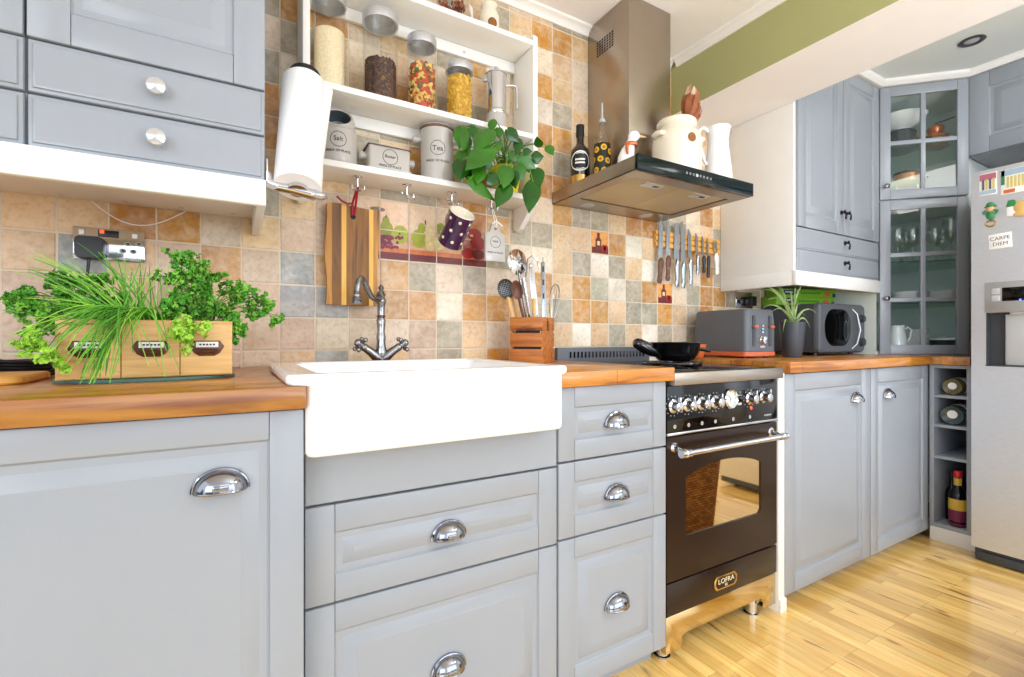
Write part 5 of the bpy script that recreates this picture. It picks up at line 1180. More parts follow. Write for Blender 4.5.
for rep in range(5):
    for u, v_, yy in CT:
        if rep > 1 and v_ > 345 and u > 115: continue
        r0 = c0 + Vector((rng.uniform(-.042, .035), rng.uniform(-.035, .03), 0)); tip = aty(u + rng.gauss(0, 7), v_ + rng.gauss(0, 6), yy + rng.uniform(-.01, .01) + (0 if v_ > 330 else rng.uniform(-.05, .05)))
        down = tip.z < r0.z
        apex = r0.lerp(tip, .42 if down else .55)
        if down:
            apex.z = r0.z + rng.uniform(.015, .05); front = pl(.14, -.02, 0).y; apex.y = min(apex.y, front - .01 + rng.uniform(-.02, 0)) if rep != 3 else apex.y - .03
            tip.y = min(tip.y, apex.y - .004)
            tip.z = max(tip.z, .905)
        else: apex.z += abs(tip.x - r0.x) * .16 + .01
        pts = []
        for i in range(9):
            s = i / 8; pts.append(r0 * (1 - s) ** 2 + apex * (2 * s * (1 - s)) * 1.0 + tip * s * s)
        if down:
            a1 = r0.lerp(apex, .6); a1.z = apex.z; pts = [r0]
            for i in range(1, 10):
                s = i / 9; pts.append(r0 * (1 - s) ** 3 + (r0 + Vector((0, -.02, .06))) * 3 * s * (1 - s) ** 2 + (apex + Vector((0, 0, .03))) * 3 * s * s * (1 - s) + tip * s ** 3)
        k_ = len(pts); m.tube(pts, [.0013 * (1 - .75 * i / (k_ - 1)) + .0004 for i in range(k_)], 5, rng.choice((0, 0, 1, 2)))
m.build('blades', [M['chive'], mat('pale_chive_blade', (158, 208, 72), .45, vary=.2, vscale=18), mat('deep_chive_blade', (66, 140, 40), .45, vary=.2, vscale=18)], t)

# ================================================================ UTENSIL CRATE
KA = math.radians(-55); kc = Vector((.937, 1.462, .9003)); kw = .062
t = thing('utensil_crate', 'small slatted wooden crate holding cooking utensils beside the sink', 'crate', kc, KA)
m = MB()
for sy in (-1, 1):
    for z0, z1 in ((0, .047), (.056, .104), (.113, .16)):
        m.box(-kw, kw, sy * kw - (.004 if sy > 0 else -.004) - .004, sy * kw - (.004 if sy > 0 else -.004) + .004, z0, z1, .0012)
m.build('slats', M['acacia'], t, local=True)
for sx in (-1, 1):
    m = MB(); X = sx * (kw - .005)
    m.box(X - .004, X + .004, -kw + .0085, kw - .0085, .0, .112, .001); m.box(X - .004, X + .004, -kw + .0085, -.013, .1125, .16, .001); m.box(X - .004, X + .004, .013, kw - .0085, .1125, .16, .001); m.box(X - .004, X + .004, -.0125, .0125, .147, .16, .001)
    m.build('end_board', M['acacia'], t, local=True)
m = MB(); m.box(-kw + .0095, kw - .0095, -kw + .0085, kw - .0085, .001, .008); m.build('base_board', M['acacia'], t, local=True)
m = MB(); m.prism([(-kw + .014, -kw + .0105, .011), (kw - .014, -kw + .0105, .011), (kw - .014, -kw + .0125, .148), (-kw + .014, -kw + .0125, .148)], (0, .001, 0)); m.build('front_backing', M['black'], t, local=True)  # thin black sheet just behind the front slats only
def kb(a, b): return kc + RZ(KA).to_3x3() @ Vector((a, b, .0095))
def utensil(name, label, cat, b, tip): 
    return thing(name, label, cat, b, 0, 'utensils in the wooden crate')
def face_cam(p): return (Vector((0, 0, CAMH)) - p).normalized()
def disc_head(m, c, d, r, depth, mi=0, sx=.75, n=24):
    nrm = face_cam(c); nrm = (nrm - d * nrm.dot(d)).normalized(); s = d.cross(nrm); rows = []
    for f in (0, .35, .7, 1.0): rows.append([c + (d * math.cos(2 * PI * i / n) + s * sx * math.sin(2 * PI * i / n)) * r * f - nrm * depth * (1 - f * f) for i in range(n)])
    for f in (1.02, .68, .3, 0): rows.append([c + (d * math.cos(2 * PI * i / n) + s * sx * math.sin(2 * PI * i / n)) * r * f - nrm * (depth * (1 - f * f) + .0015) for i in range(n)])
    m.grid(rows, closed_u=True, mi=mi)
    return nrm, s
# skimmer
b = kb(-.030, -.020); tp = aty(506, 289, 1.475); d = (tp - b).normalized()
t = utensil('skimmer', 'wooden handled dark mesh skimmer leaning left in the crate', 'skimmer', b, tp)
m = MB(); m.tube([b, b.lerp(tp, .5), tp - d * .03], [.007, .0075, .006], 12); m.build('handle', M['beech'], t)
m = MB(); nrm, s = disc_head(m, tp, d, .036, .012, 0, .82)
for i in range(-4, 5):
    for j in range(-4, 5):
        if i * i + j * j < 17: m.ball(tp + d * i * .0066 + s * j * .0058 + nrm * (-.011 + .0005 * (i * i + j * j)), .0016, n=8, mi=1)
m.build('head', [cmat('skimmer_grey', (70, 74, 76), .35, .5), M['lgrey']], t)
# spoon
b = kb(-.010, .028); tp = aty(519, 278, 1.48); d = (tp - b).normalized()
t = utensil('ladle', 'big steel serving spoon standing tallest at the back of the crate', 'spoon', b, tp)
tp2 = aty(517, 262, 1.48)
m = MB(); m.tube([b, b.lerp(tp2, .6), tp2 - d * .04], [.004, .0045, .005], 10); m.build('handle', M['blade'], t)
m = MB(); disc_head(m, tp2, d, .046, .018, 0, .74); m.build('bowl', M['chrome'], t)
# wooden spoon
b = kb(.004, -.030); tp = aty(513, 298, 1.50); d = (tp - b).normalized()
t = utensil('wooden_spoon', 'pale wooden spoon handle leaning left behind the skimmer', 'spoon', b, tp)
m = MB(); m.tube([b, b.lerp(tp, .5), tp], [.006, .0065, .007], 12); m.ball(tp, .0085, (1, 1, 1), 12); m.build('handle', M['beech'], t)
# dark spoon
b = kb(.000, .004); tp = aty(517, 290, 1.45); d = (tp - b).normalized()
t = utensil('serving_spoon', 'dark brown spoon in front of the big steel spoon', 'spoon', b, tp)
m = MB(); m.tube([b, b.lerp(tp, .6), tp - d * .03], [.0045, .005, .005], 10); m.build('handle', M['brown_handle'], t)
m = MB(); disc_head(m, tp, d, .034, .012, 0, .6); m.build('bowl', M['brown_handle'], t)
# slotted steel turner
b = kb(.015, .010); tp = aty(523, 278, 1.44); d = (tp - b).normalized()
t = utensil('potato_masher', 'steel utensil with looped handle end in the middle of the crate', 'utensil', b, tp)
m = MB(); m.tube([b, b.lerp(tp, .7), tp], [.004, .006, .008], 10); nrm = face_cam(tp); s = d.cross(nrm).normalized()
m.tube([tp + s * .010, tp + d * .035 + s * .020, tp + d * .062 + s * .028, tp + d * .07 + s * .045, tp + d * .05 + s * .06, tp + d * .02 + s * .062], [.003] * 6, 8); m.build('shaft', M['chrome'], t)
# tongs
b = kb(.030, .006); tp = aty(531, 266, 1.45); d = (tp - b).normalized(); nrm = face_cam(tp); s = d.cross(nrm).normalized()
t = utensil('tongs', 'steel tongs between the big spoon and the slotted steel strip', 'tongs', b, tp)
for k_ in (-1, 1):
    m = MB(); m.prism([b + s * k_ * .004 - s * .003, b + s * k_ * .004 + s * .003, tp + s * k_ * .004 + s * .006, tp + s * k_ * .004 - s * .006], nrm * .002, .0005); m.build('arm', M['chrome'], t)
m = MB(); m.ball(tp, .009, (1, .7, 1), 14); m.tube([tp, tp + d * .01, tp + d * .014 + s * .01], [.003, .003, .002], 8); m.build('hinge', M['steel'], t)
# slotted strip
b = kb(.048, -.004); tp = aty(543, 262, 1.45); d = (tp - b).normalized(); nrm = face_cam(tp); s = d.cross(nrm).normalized()
t = utensil('steel_strip', 'upright steel strip with three slots at the right of the crate', 'utensil', b, tp); L_ = (tp - b).length
m = MB(); m.prism([b - s * .008, b + s * .008, tp + s * .008 - d * .004, tp + s * .004, tp - s * .004, tp - s * .008 - d * .004], nrm * .003, .0006); bl = m.build('blade', M['blade'], t)
m = MB()
for f in (.62, .76, .90): m.prism([b + d * L_ * f + s * .003 + nrm * .0028, b + d * L_ * f - s * .003 + nrm * .0028, b + d * (L_ * f + .02) - s * .003 + nrm * .0028, b + d * (L_ * f + .02) + s * .003 + nrm * .0028], nrm * .0008)
m.build('slot', M['black'], bl)
m = MB(); m.tube([tp, tp + d * .02, tp + d * .026 + s * .004], .0025, 8); m.build('hanging_loop', M['chrome'], t)
# whisk
b = kb(.044, .034); tp = aty(556, 284, 1.50); d = (tp - b).normalized(); d1 = d; h0 = b + d * .15; nrm = face_cam(tp); s0 = d.cross(nrm).normalized()
t = utensil('whisk', 'thin wire whisk leaning out at the right of the crate', 'whisk', b, tp)
m = MB(); m.tube([b, h0], .006, 10); m.build('handle', M['chrome'], t)
m = MB(); LL = (tp - h0).length
for k_ in range(5):
    a = PI * k_ / 5; q = s0 * math.cos(a) + nrm * math.sin(a)
    m.tube([h0 + d * (LL * .5 * (1 - math.cos(2 * PI * i / 20)) ) + q * .024 * math.sin(2 * PI * i / 20) * (.55 + .45 * (1 - math.cos(2 * PI * i / 20)) / 2) for i in range(20)], .0011, 5, closed=True)
m.build('wires', M['chrome'], t)
b = kb(.020, -.024); tp = aty(534, 300, 1.44)
t = utensil('wooden_spatula', 'short wooden handle among the tongs on the right of the crate', 'utensil', b, tp)
m = MB(); m.tube([b, b.lerp(tp, .5), tp], [.006, .0065, .0075], 12); m.ball(tp, .0085, n=12); m.build('handle', M['beech'], t)

# ================================================================ ON THE HOB AND THE RIGHT WORKTOP
hx, hy, hz = 1.437, 1.247, .8862
t = thing('frying_pan', 'deep black frying pan with thick handle standing on the hob', 'pan', (hx, hy, hz))
rel(t, [(0, .016), (.056, .016), (.066, .02), (.084, .045), (.090, .080), (.094, .083), (.091, .085), (.087, .081), (.080, .047), (.062, .022), (0, .02)], 'pan_body', M['pan'], n=44, ang=50)
m = MB(); d = Vector((-.93, -.36, 0)).normalized()
d = Vector((-.80, .24, 0)).normalized()
m.tube([d * .076 + Vector((0, 0, .048)), d * .10 + Vector((0, 0, .056)), d * .125 + Vector((0, 0, .066)), d * .148 + Vector((0, 0, .077)), d * .163 + Vector((0, 0, .084)), d * .170 + Vector((0, 0, .086))], [.020, .023, .024, .022, .018, .010], 14); m.build('handle', M['pan'], t, local=True)
m = MB(); d2 = Vector((.55, -.83, 0)); m.tube([d2 * .088 + Vector((-.022, -.013, .060)), d2 * .112 + Vector((-.018, -.011, .056)), d2 * .12 + Vector((0, 0, .054)), d2 * .112 + Vector((.018, .011, .056)), d2 * .088 + Vector((.022, .013, .060))], .006, 8); m.build('helper_handle', M['pan'], t, local=True)
t = thing('trivet', 'flat round black pan stand on the hob under the frying pan', 'trivet', (hx - .03, hy - .01, hz))
rel(t, [(.05, .004), (.104, .004), (.110, .008), (.108, .0125), (.100, .0125), (.100, .009), (.05, .009), (.05, .004)], 'ring', M['pan'], n=40)
m = MB()
for i in range(4): m.box(-.006, .006, .045, .108, .0006, .0142, .002, X=RZ(i * PI / 2 + .5))
m.build('spokes', M['pan'], t, local=True)
t = thing('small_bowl', 'small terracotta bowl between the pan and the toaster', 'bowl', (1.768, 1.41, .9003))
rel(t, [(0, 0), (.02, 0), (.024, .004), (.036, .058), (.035, .060), (.032, .058), (.02, .008), (0, .006)], 'bowl_body', M['orange'], n=30)

# toaster
tw, td, tht = .20, .285, .212
t = thing('toaster', 'grey four slot toaster with copper orange base and levers', 'toaster', (1.988, 1.39, .9003), math.radians(-3))
m = MB(); m.rloft([(-tw / 2 + .004, tw / 2 - .004, -td / 2 + .004, td / 2 - .004, .006, .02), (-tw / 2 - .002, tw / 2 + .002, -td / 2 - .002, td / 2 + .002, .010, .024), (-tw / 2 - .002, tw / 2 + .002, -td / 2 - .002, td / 2 + .002, .027, .024), (-tw / 2 + .004, tw / 2 - .004, -td / 2 + .004, td / 2 - .004, .0295, .02)], 6); m.build('base', M['orange'], t, local=True)
m = MB(); m.rloft([(-tw / 2, tw / 2, -td / 2, td / 2, .0296, .022), (-tw / 2, tw / 2, -td / 2, td / 2, .14, .022), (-tw / 2 + .004, tw / 2 - .004, -td / 2 + .004, td / 2 - .004, tht - .008, .022), (-tw / 2 + .010, tw / 2 - .010, -td / 2 + .010, td / 2 - .010, tht, .02)], 6); bd = m.build('body', M['dgrey'], t, local=True)
m = MB()
for sx in (-.045, .045): m.box(sx - .014, sx + .014, -.11, -.01, tht - .002, tht + .0015, .001); m.box(sx - .014, sx + .014, .01, .11, tht - .002, tht + .0015, .001)
m.build('bread_slots', M['black'], bd, local=True)
for sx in (-.052, .056):
    m = MB(); m.rloft([(sx - .009, sx + .009, .05, .185, td / 2 + .0025, .0088), (sx - .009, sx + .009, .05, .185, td / 2 - .003, .0088)], 6, X=Matrix(((1, 0, 0, 0), (0, 0, -1, 0), (0, 1, 0, 0), (0, 0, 0, 1)))); sl = m.build('lever_slot', M['dark'], bd, local=True)
    m = MB(); m.box(sx - .013, sx + .013, -td / 2 - .016, -td / 2 - .003, .130, .141, .003); m.build('lever', M['orange'], sl, local=True)
m = MB(); X = T(.004, -td / 2 - .0005, .078) @ FRONT; m.lathe([(0, 0), (.02, 0), (.02, .003), (.016, .008), (.0155, .016), (0, .017)], n=26, X=X); m.box(.002, .006, -td / 2 - .021, -td / 2 - .005, .066, .092, .001)
for z in (.112, .126, .14): m.lathe([(0, 0), (.0055, 0), (.005, .003), (0, .0035)], n=14, X=T(.004, -td / 2 - .001, z) @ FRONT)
m.build('dial_and_buttons', M['chrome'], bd, local=True)
m = MB(); m.box(-.010, .020, -td / 2 - .0015, -td / 2 + .002, .045, .053, .0005); m.build('name_plate', M['lgrey'], bd, local=True)
m = MB()
for a in (-1, 1):
    for b in (-1, 1): m.cyl((a * .07, b * .11, .0), (a * .07, b * .11, .0065), .01)
m.build('feet', M['black'], t, local=True)

# spider plant
sp_ = Vector((2.19, 1.235, .9003))
t = thing('spider_plant', 'striped spider plant in a charcoal pot between toaster and microwave', 'plant', sp_)
rel(t, [(0, 0), (.036, 0), (.038, .003), (.047, .08), (.052, .14), (.0525, .158), (.049, .158), (.047, .14), (0, .138)], 'pot', M['dark'], n=40)
rel(t, [(0, .1385), (.046, .1385), (.03, .144), (0, .146)], 'soil', M['soil'], n=24)
m = MB()
SPT = [(757, 289, .02, .05), (762, 291, -.02, .04), (778, 288, 0, .02), (796, 288, 0, .02), (806, 286, .01, .03), (816, 313, -.02, .05), (810, 328, -.05, .05), (763, 308, -.02, .05), (772, 312, -.05, .05), (800, 306, 0, .04), (785, 300, -.04, .03), (795, 325, -.07, .04), (790, 292, .02, .02), (805, 316, -.03, .04), (768, 300, .03, .04), (783, 332, -.07, .04)]
for u, v_, dy, bend in SPT:
    tip = aty(u, v_, 1.235 + dy); r0 = sp_ + Vector((rng.uniform(-.015, .015), rng.uniform(-.015, .015), .144)); ap = r0.lerp(tip, .5); ap.z = max(tip.z, r0.z + .02) + bend
    d = tip - r0; s = d.cross(face_cam(r0)).normalized(); s = (s + Vector((rng.uniform(-.3, .3), rng.uniform(-.3, .3), rng.uniform(-.2, .2)))).normalized(); rows = []
    for i in range(12):
        f = i / 11; c = r0 * (1 - f) ** 2 + ap * 2 * f * (1 - f) + tip * f * f; w = .0030 * (1 - f ** 2.5) * (.7 + .6 * min(1, f * 3)) + .0003
        rows.append([c - s * w + Vector((0, 0, .0015)), c, c + s * w + Vector((0, 0, .0015))])
    m.grid(rows)
m.build('leaves', cmat('spider_leaf', (134, 160, 96), .4, vary=.4, vscale=40), t)

# microwave
mx0, mx1, my0, my1, mz0, mh = 2.50, 2.952, 1.275, 1.575, .9003, .264
t = thing('microwave', 'dark grey compact microwave oven with round black window', 'microwave', ((mx0 + mx1) / 2, (my0 + my1) / 2, mz0))
m = MB(); m.box(mx0 + .004, mx1 - .004, my0 + .03, my1, mz0 + .014, mz0 + mh - .003, .006); m.build('case', M['dark'], t)
P3 = Matrix(((1, 0, 0, 0), (0, 0, 1, 0), (0, 1, 0, 0), (0, 0, 0, 1)))
m = MB(); za, zb = mz0 + .012, mz0 + mh
m.rloft([(mx0, mx1, za, zb, my0 + .0295, .026), (mx0, mx1, za, zb, my0 + .008, .026), (mx0 + .006, mx1 - .006, za + .006, zb - .006, my0, .024)], 6, X=P3); fr = m.build('front_panel', M['dgrey'], t)
m = MB(); m.rloft([(mx0 + .045, mx0 + .300, za + .035, zb - .030, my0 + .003, .085), (mx0 + .045, mx0 + .300, za + .035, zb - .030, my0 - .0015, .085), (mx0 + .052, mx0 + .293, za + .042, zb - .037, my0 - .003, .08)], 10, X=P3); wn = m.build('window', M['gloss'], fr)
m = MB(); m.lathe([(.036, 0), (.04, 0), (.04, .001), (.036, .001), (.036, 0)], n=36, X=T(mx0 + .245, my0 - .003, mz0 + .125) @ FRONT @ Matrix.Diagonal((.5, 1.3, 1, 1))); m.build('window_ring', M['dgrey'], wn)
m = MB(); m.tube([(mx0 + .318, my0 + .003, zb - .022), (mx0 + .332, my0 - .016, zb - .05), (mx0 + .345, my0 - .026, mz0 + .13), (mx0 + .332, my0 - .016, za + .045), (mx0 + .318, my0 + .003, za + .018)], [.003, .0035, .004, .0035, .003], 10); m.build('door_handle', M['steel'], fr)
for z, r in ((mz0 + .19, .020), (mz0 + .065, .022)):
    m = MB(); m.lathe([(0, 0), (r + .003, 0), (r + .003, .002), (r, .004), (r * .9, .016), (0, .018)], n=28, X=T(mx1 - .042, my0, z) @ FRONT); m.build('dial', M['dark'], fr)
for x in (mx0 + .05, mx1 - .05):
    for y in (my0 + .05, my1 - .04):
        m = MB(); m.cyl((x, y, mz0), (x, y, mz0 + .0145), .012); m.build('foot', M['black'], t)
def carton(name, label, c, rz, w, d, h, light):
    t = thing(name, label, 'box', c, rz, 'green cartons on the microwave')
    m = MB(); m.box(-w / 2, w / 2, -d / 2, d / 2, 0, h, .001, mi=4); m.prism([(-w * .43, -d / 2, h * .3), (-w * .25, -d / 2, h * .2), (-w * .18, -d / 2, h * .55), (-w * .25, -d / 2, h * .85), (-w * .42, -d / 2, h * .8)], (0, -.0005, 0), mi=0)
    m.box(w * .30, w * .40, -d / 2 - .0005, -d / 2, h * .1, h * .7, mi=1); m.box(w * .44, w * .495, -d / 2 - .0005, -d / 2, h * .05, h * .5, mi=0)
    for i in range(9): m.box(-w * .12 + i * w * .04, -w * .095 + i * w * .04, -d / 2 - .0005, -d / 2, h * .4, h * .6, mi=2)
    for i in range(4): m.box(-w * .395 + i * w * .035, -w * .372 + i * w * .035, -d / 2 - .0009, -d / 2 - .0004, h * .5, h * .68, mi=3)
    m.build('carton', [cmat('carton_navy', (44, 50, 84), .5), M['orange'], cmat('carton_green', (40, 110, 40), .5), M['white'], cmat('lime_card', (124, 186, 40), .45, vary=.06)], t, local=True)
mt = mz0 + mh + .0005
carton('food_carton', 'lower lime green carton lying on top of the microwave', (2.70, 1.49, mt), math.radians(-14), .40, .10, .046, 0)
carton('food_carton', 'upper lime green carton, lying on another green carton', (2.715, 1.485, mt + .0465), math.radians(-17), .37, .095, .042, 1)

# ================================================================ BOTTLES IN THE RACK
def lying(label, y, z, r, body, cap, lab):
    t = thing('wine_bottle', label, 'bottle', (RX + .025, y, z), 0, 'bottles in the wine rack')
    X = Matrix.Rotation(PI / 2, 4, 'Y')
    m = MB(); m.lathe([(0, .012), (r * .5, .004), (r * .9, 0), (r, .006), (r, .17), (r * .8, .20), (.014, .235), (.0135, .29), (0, .29)], n=32, X=X); b_ = m.build('glass_body', body, t, local=True)
    m = MB(); m.lathe([(0, .2905), (.0155, .2905), (.0155, .25), (.0142, .25)], n=18, X=X); m.build('capsule', cap, t, local=True)
    m = MB(); m.lathe([(r + .0004, .05), (r + .0009, .051), (r + .0009, .14), (r + .0004, .141)], n=32, X=X); m.build('label', lab, b_, local=True)
    m = MB(); m.lathe([(0, 0), (r * .42, 0), (r * .42, -.0015), (0, -.0015)], (0, 0, 0), 24, 0, X=T(.0045, 0, .004) @ X); m.build('foot_sticker', lab, b_, local=True)
lying('bottle with yellow foot lying on the top rack shelf', .92, .7125 + .0405, .040, cmat('amber_bottle', (92, 84, 40), .12, coat=.5), M['black'], [M['white']])
lying('dark green bottle lying on the second rack shelf', .92, .569 + .0475, .047, cmat('green_bottle', (44, 62, 56), .1, coat=.5), M['black'], [M['white']])
m = None
def standing(label, x, y, r, h, capm, bands, bodym):
    t = thing('wine_bottle', label, 'bottle', (x, y, .0895), 0, 'bottles in the wine rack')
    b_ = rel(t, [(0, 0), (r * .92, 0), (r, .004), (r, h * .52), (r * .85, h * .62), (r * .42, h * .72), (r * .38, h * .88), (0, h * .88)], 'glass_body', bodym, n=30)
    rel(t, [(0, h * .88 + .0003), (r * .46, h * .88 + .0003), (r * .48, h * .89), (r * .48, h * .985), (r * .4, h), (0, h)], 'cap', capm, n=22)
    if bands:
        m = MB()
        for i, (z0, z1, mt_) in enumerate(bands): m.lathe([(r + .0003, z0 * h), (r + .0009, z0 * h), (r + .0009, z1 * h), (r + .0003, z1 * h)], n=30, mi=i)
        m.build('label', [q[2] for q in bands], b_, local=True)
        m = MB(); m.lathe([(r * .44, .74 * h), (r * .45, .74 * h), (r * .45, .87 * h), (r * .42, .87 * h)], n=22); m.build('neck_label', [bands[0][2]], b_, local=True)
    return t
standing('dark bottle with red cap and yellow and plum label at the foot of the rack', 2.998, .905, .034, .262, M['redcap'], [(.30, .50, cmat('label_gold', (206, 170, 60), .5)), (.10, .30, cmat('label_plum', (112, 30, 66), .5)), (.02, .06, cmat('label_plum', (0, 0, 0)))], M['gloss'])
standing('plain black bottle behind the red capped bottle', 3.075, .950, .026, .235, M['black'], [], M['gloss'])

# ================================================================ INSIDE THE CORNER CABINETS
def place(u, x): 
    d = ray(u, 300); return Vector((x, x * d.y / d.x, 0))
z_ = 2.0205
p = place(899, 3.20); p.z = z_
t = thing('stock_pot', 'dark lidded pot under the white bowl in the upper corner cabinet', 'pot', p); rel(t, [(0, 0), (.07, 0), (.074, .004), (.074, .095), (.077, .098), (.07, .106), (.02, .114), (0, .115)], 'pot_body', M['dark'], n=30)
m = MB()
for s in (-1, 1): m.tube([(s * .073, -.02, .05), (s * .09, -.015, .052), (s * .09, .015, .052), (s * .073, .02, .05)], .004, 8)
m.build('handle', M['dark'], t, local=True)
t = thing('salad_bowl', 'wide white bowl stacked high in the upper corner cabinet', 'bowl', p + Vector((0, 0, .1155)))
rel(t, [(0, .0), (.04, 0), (.042, .006), (.08, .025), (.115, .058), (.124, .072), (.120, .073), (.078, .030), (.036, .010), (0, .008)], 'bowl_body', M['ceramic'], n=40)
p = place(920, 3.24); p.z = z_
t = thing('brass_pot', 'small brass pot behind the middle bar of the upper corner cabinet', 'pot', p); rel(t, [(0, 0), (.03, 0), (.036, .02), (.032, .045), (.02, .055), (.022, .065), (0, .066)], 'pot_body', M['brass'], n=26)
p = place(935.5, 3.30); p.z = z_
t = thing('coffee_mill', 'wooden coffee mill with copper hopper and long crank', 'coffee mill', p, -.6)
m = MB(); m.box(-.05, .05, -.04, .04, 0, .008, .002); m.box(-.042, .042, -.034, .034, .008, .06, .002); m.box(-.05, .05, -.04, .04, .06, .067, .002); m.build('box', M['acacia'], t, local=True)
m = MB(); m.box(-.028, .028, -.0365, -.0342, .018, .05, .001); dwr = m.build('drawer', M['acacia'], t, local=True); knob(dwr, 0, .034, -.0365, .006, 'knob', 'brass', local=True)
rel(t, [(.0, .068), (.022, .068), (.036, .09), (.038, .105), (.03, .118), (.012, .124), (0, .125)], 'hopper', M['copper'], n=28)
m = MB(); m.cyl((0, 0, .125), (0, 0, .135), .005); m.tube([(0, 0, .133), (.03, -.02, .14), (.085, -.055, .155)], [.004, .0035, .003], 8); m.build('crank', M['dark'], t, local=True)
m = MB(); m.lathe([(0, 0), (.009, 0), (.012, .018), (.010, .03), (0, .034)], (.085, -.055, .153), 16); m.build('crank_knob', M['copper'], t, local=True)
z_ = 1.7350
p = place(906, 3.18); p.z = z_
t = thing('colander', 'shiny steel bowl at the bottom of the upper corner cabinet stack', 'bowl', p); rel(t, [(0, 0), (.05, 0), (.052, .004), (.085, .03), (.096, .045), (.093, .046), (.05, .008), (0, .006)], 'bowl_body', M['steel'], n=34)
t = thing('green_dish', 'pale green footed dish stacked on the steel bowl', 'dish', p + Vector((0, 0, .0465)))
rel(t, [(0, .035), (.02, .03), (.06, .036), (.078, .05), (.08, .056), (.05, .045), (0, .043)], 'dish_body', cmat('pale_green_glaze', (196, 204, 120), .3), n=30)
m = MB()
for i in range(3): a = 2 * PI * i / 3 + .5; m.cyl((.055 * math.cos(a), .055 * math.sin(a), .0005), (.05 * math.cos(a), .05 * math.sin(a), .036), .007)
m.build('legs', cmat('pale_green_glaze', (0, 0, 0)), t, local=True)
t = thing('copper_pan', 'copper bottomed saucepan standing on the pale green dish', 'pan', p + Vector((0, 0, .103)))
rel(t, [(0, 0), (.05, 0), (.055, .004), (.056, .04), (.052, .042), (0, .042)], 'pan_body', cmat('copper_pan', (200, 140, 84), .3, .4), n=32)
m = MB(); m.lathe([(0, .0425), (.060, .0425), (.056, .052), (.02, .058), (0, .058)], (0, 0, 0), 32); m.lathe([(0, .058), (.006, .058), (.009, .068), (0, .072)], n=14); m.build('lid', M['dark'], t, local=True)
m = MB(); m.tube([(.055, -.01, .03), (.09, -.03, .036), (.125, -.05, .038)], [.006, .008, .008], 10); m.build('handle', M['black'], t, local=True)
p = place(948, 3.33); p.z = z_
t = thing('casserole_lid', 'low dark casserole lid on the right of the upper corner cabinet', 'dish', p); rel(t, [(0, 0), (.085, 0), (.086, .008), (.07, .026), (.03, .036), (.012, .038), (.009, .048), (.014, .056), (0, .06)], 'dish_body', M['dark'], n=34)  # a dark casserole lid with its knob, lying on its own
z_ = 1.3965
GL = [(898, 3.10), (906, 3.23), (913, 3.16), (921, 3.25), (935, 3.24), (943, 3.37), (951, 3.26), (902, 3.36)]
g0 = None
def goblet(hs):
    return [(0, .001), (.032, .001), (.033, .003), (.006, .008), (.0042, .014), (.0042, .085 * hs), (.012, .094 * hs), (.034, .118 * hs), (.039, .145 * hs), (.034, .195 * hs)]
for i, (u, x) in enumerate(GL):
    p = place(u, x); p.z = z_
    big = i in (3, 6); hs = 1.12 if big else .92
    t = thing('wine_glass', ('taller clear wine glass on the top shelf of the lower corner cabinet' if big else 'clear stemmed wine glass on the top shelf of the lower corner cabinet'), 'wine glass', p, 0, 'wine glasses behind the glazed door' + (', tall' if big else ''))
    rel(t, goblet(hs), 'goblet', M['stemware'], n=24)
z_ = 1.1785
PLT = [(0, 0), (.05, 0), (.055, .003), (.085, .011), (.087, .013), (.084, .014), (.05, .006), (0, .005)]
for u, x, k_, lab in ((909, 3.20, 7, 'white plate in the left stack behind the lower corner panes'), (944, 3.31, 7, 'white plate in the right stack behind the lower corner panes')):
    for i in range(k_):
        p = place(u, x); p.z = z_ + i * .0078; t = thing('plate', lab, 'plate', p, 0, 'plates, ' + ('left' if u < 920 else 'right') + ' stack'); rel(t, PLT, 'plate_body', M['ceramic'], n=36)
z_ = .9193
p = place(897, 3.10); p.z = z_
t = thing('jug', 'white ceramic jug with curled handle in the lower corner cabinet', 'jug', p)
rel(t, [(r_ * .72, z_ * .8) for r_, z_ in [(0, 0), (.05, 0), (.055, .004), (.06, .05), (.052, .11), (.042, .15), (.047, .168), (.044, .17), (.038, .15), (.047, .1), (.052, .03), (0, .01)]], 'jug_body', M['ceramic'], n=34)
m = MB(); d = Vector((.78, -.62, 0)); m.tube([d * .031 + Vector((0, 0, .112)), d * .052 + Vector((0, 0, .126)), d * .070 + Vector((0, 0, .110)), d * .064 + Vector((0, 0, .072)), d * .050 + Vector((0, 0, .048)), d * .041 + Vector((0, 0, .040))], [.0055, .005, .005, .005, .005, .0045], 10); m.build('handle', M['ceramic'], t, local=True)
BW = [(0, 0), (.035, 0), (.037, .006), (.06, .04), (.067, .055), (.064, .056), (.035, .01), (0, .008)]
for i in range(3):
    p = place(914, 3.24); p.z = z_ + i * .030; t = thing('bowl', 'white bowl in the nested stack beside the jug in the corner cabinet', 'bowl', p, 0, 'nested bowls in the corner cabinet'); rel(t, BW, 'bowl_body', M['ceramic'], n=34)
p = place(947, 3.345); p.z = z_
t = thing('casserole', 'dark baking dish with white lid in the lower corner cabinet', 'dish', p); rel(t, [(0, 0), (.066, 0), (.07, .006), (.073, .055), (.075, .058), (0, .058)], 'dish_body', M['dark'], n=34); rel(t, [(0, .0585), (.077, .0585), (.077, .066), (.055, .074), (0, .078)], 'lid', M['ceramic'], n=34)

# downlight in the alcove ceiling
d = ray(972, 40.5); k_ = (2.346 - CAMH) / d.z; p = d * k_
t = thing('downlight', 'round dark recessed downlight in the alcove ceiling', 'ceiling light', (p.x, p.y, 2.3455))
rel(t, [(.028, 0), (.045, 0), (.048, -.003), (.044, -.006), (.032, -.006), (.028, -.002), (.028, 0)], 'rim', M['dark'], n=36)
rel(t, [(0, -.001), (.0275, -.001), (.024, -.0035), (0, -.0035)], 'lamp_glass', M['lgrey'], n=30)

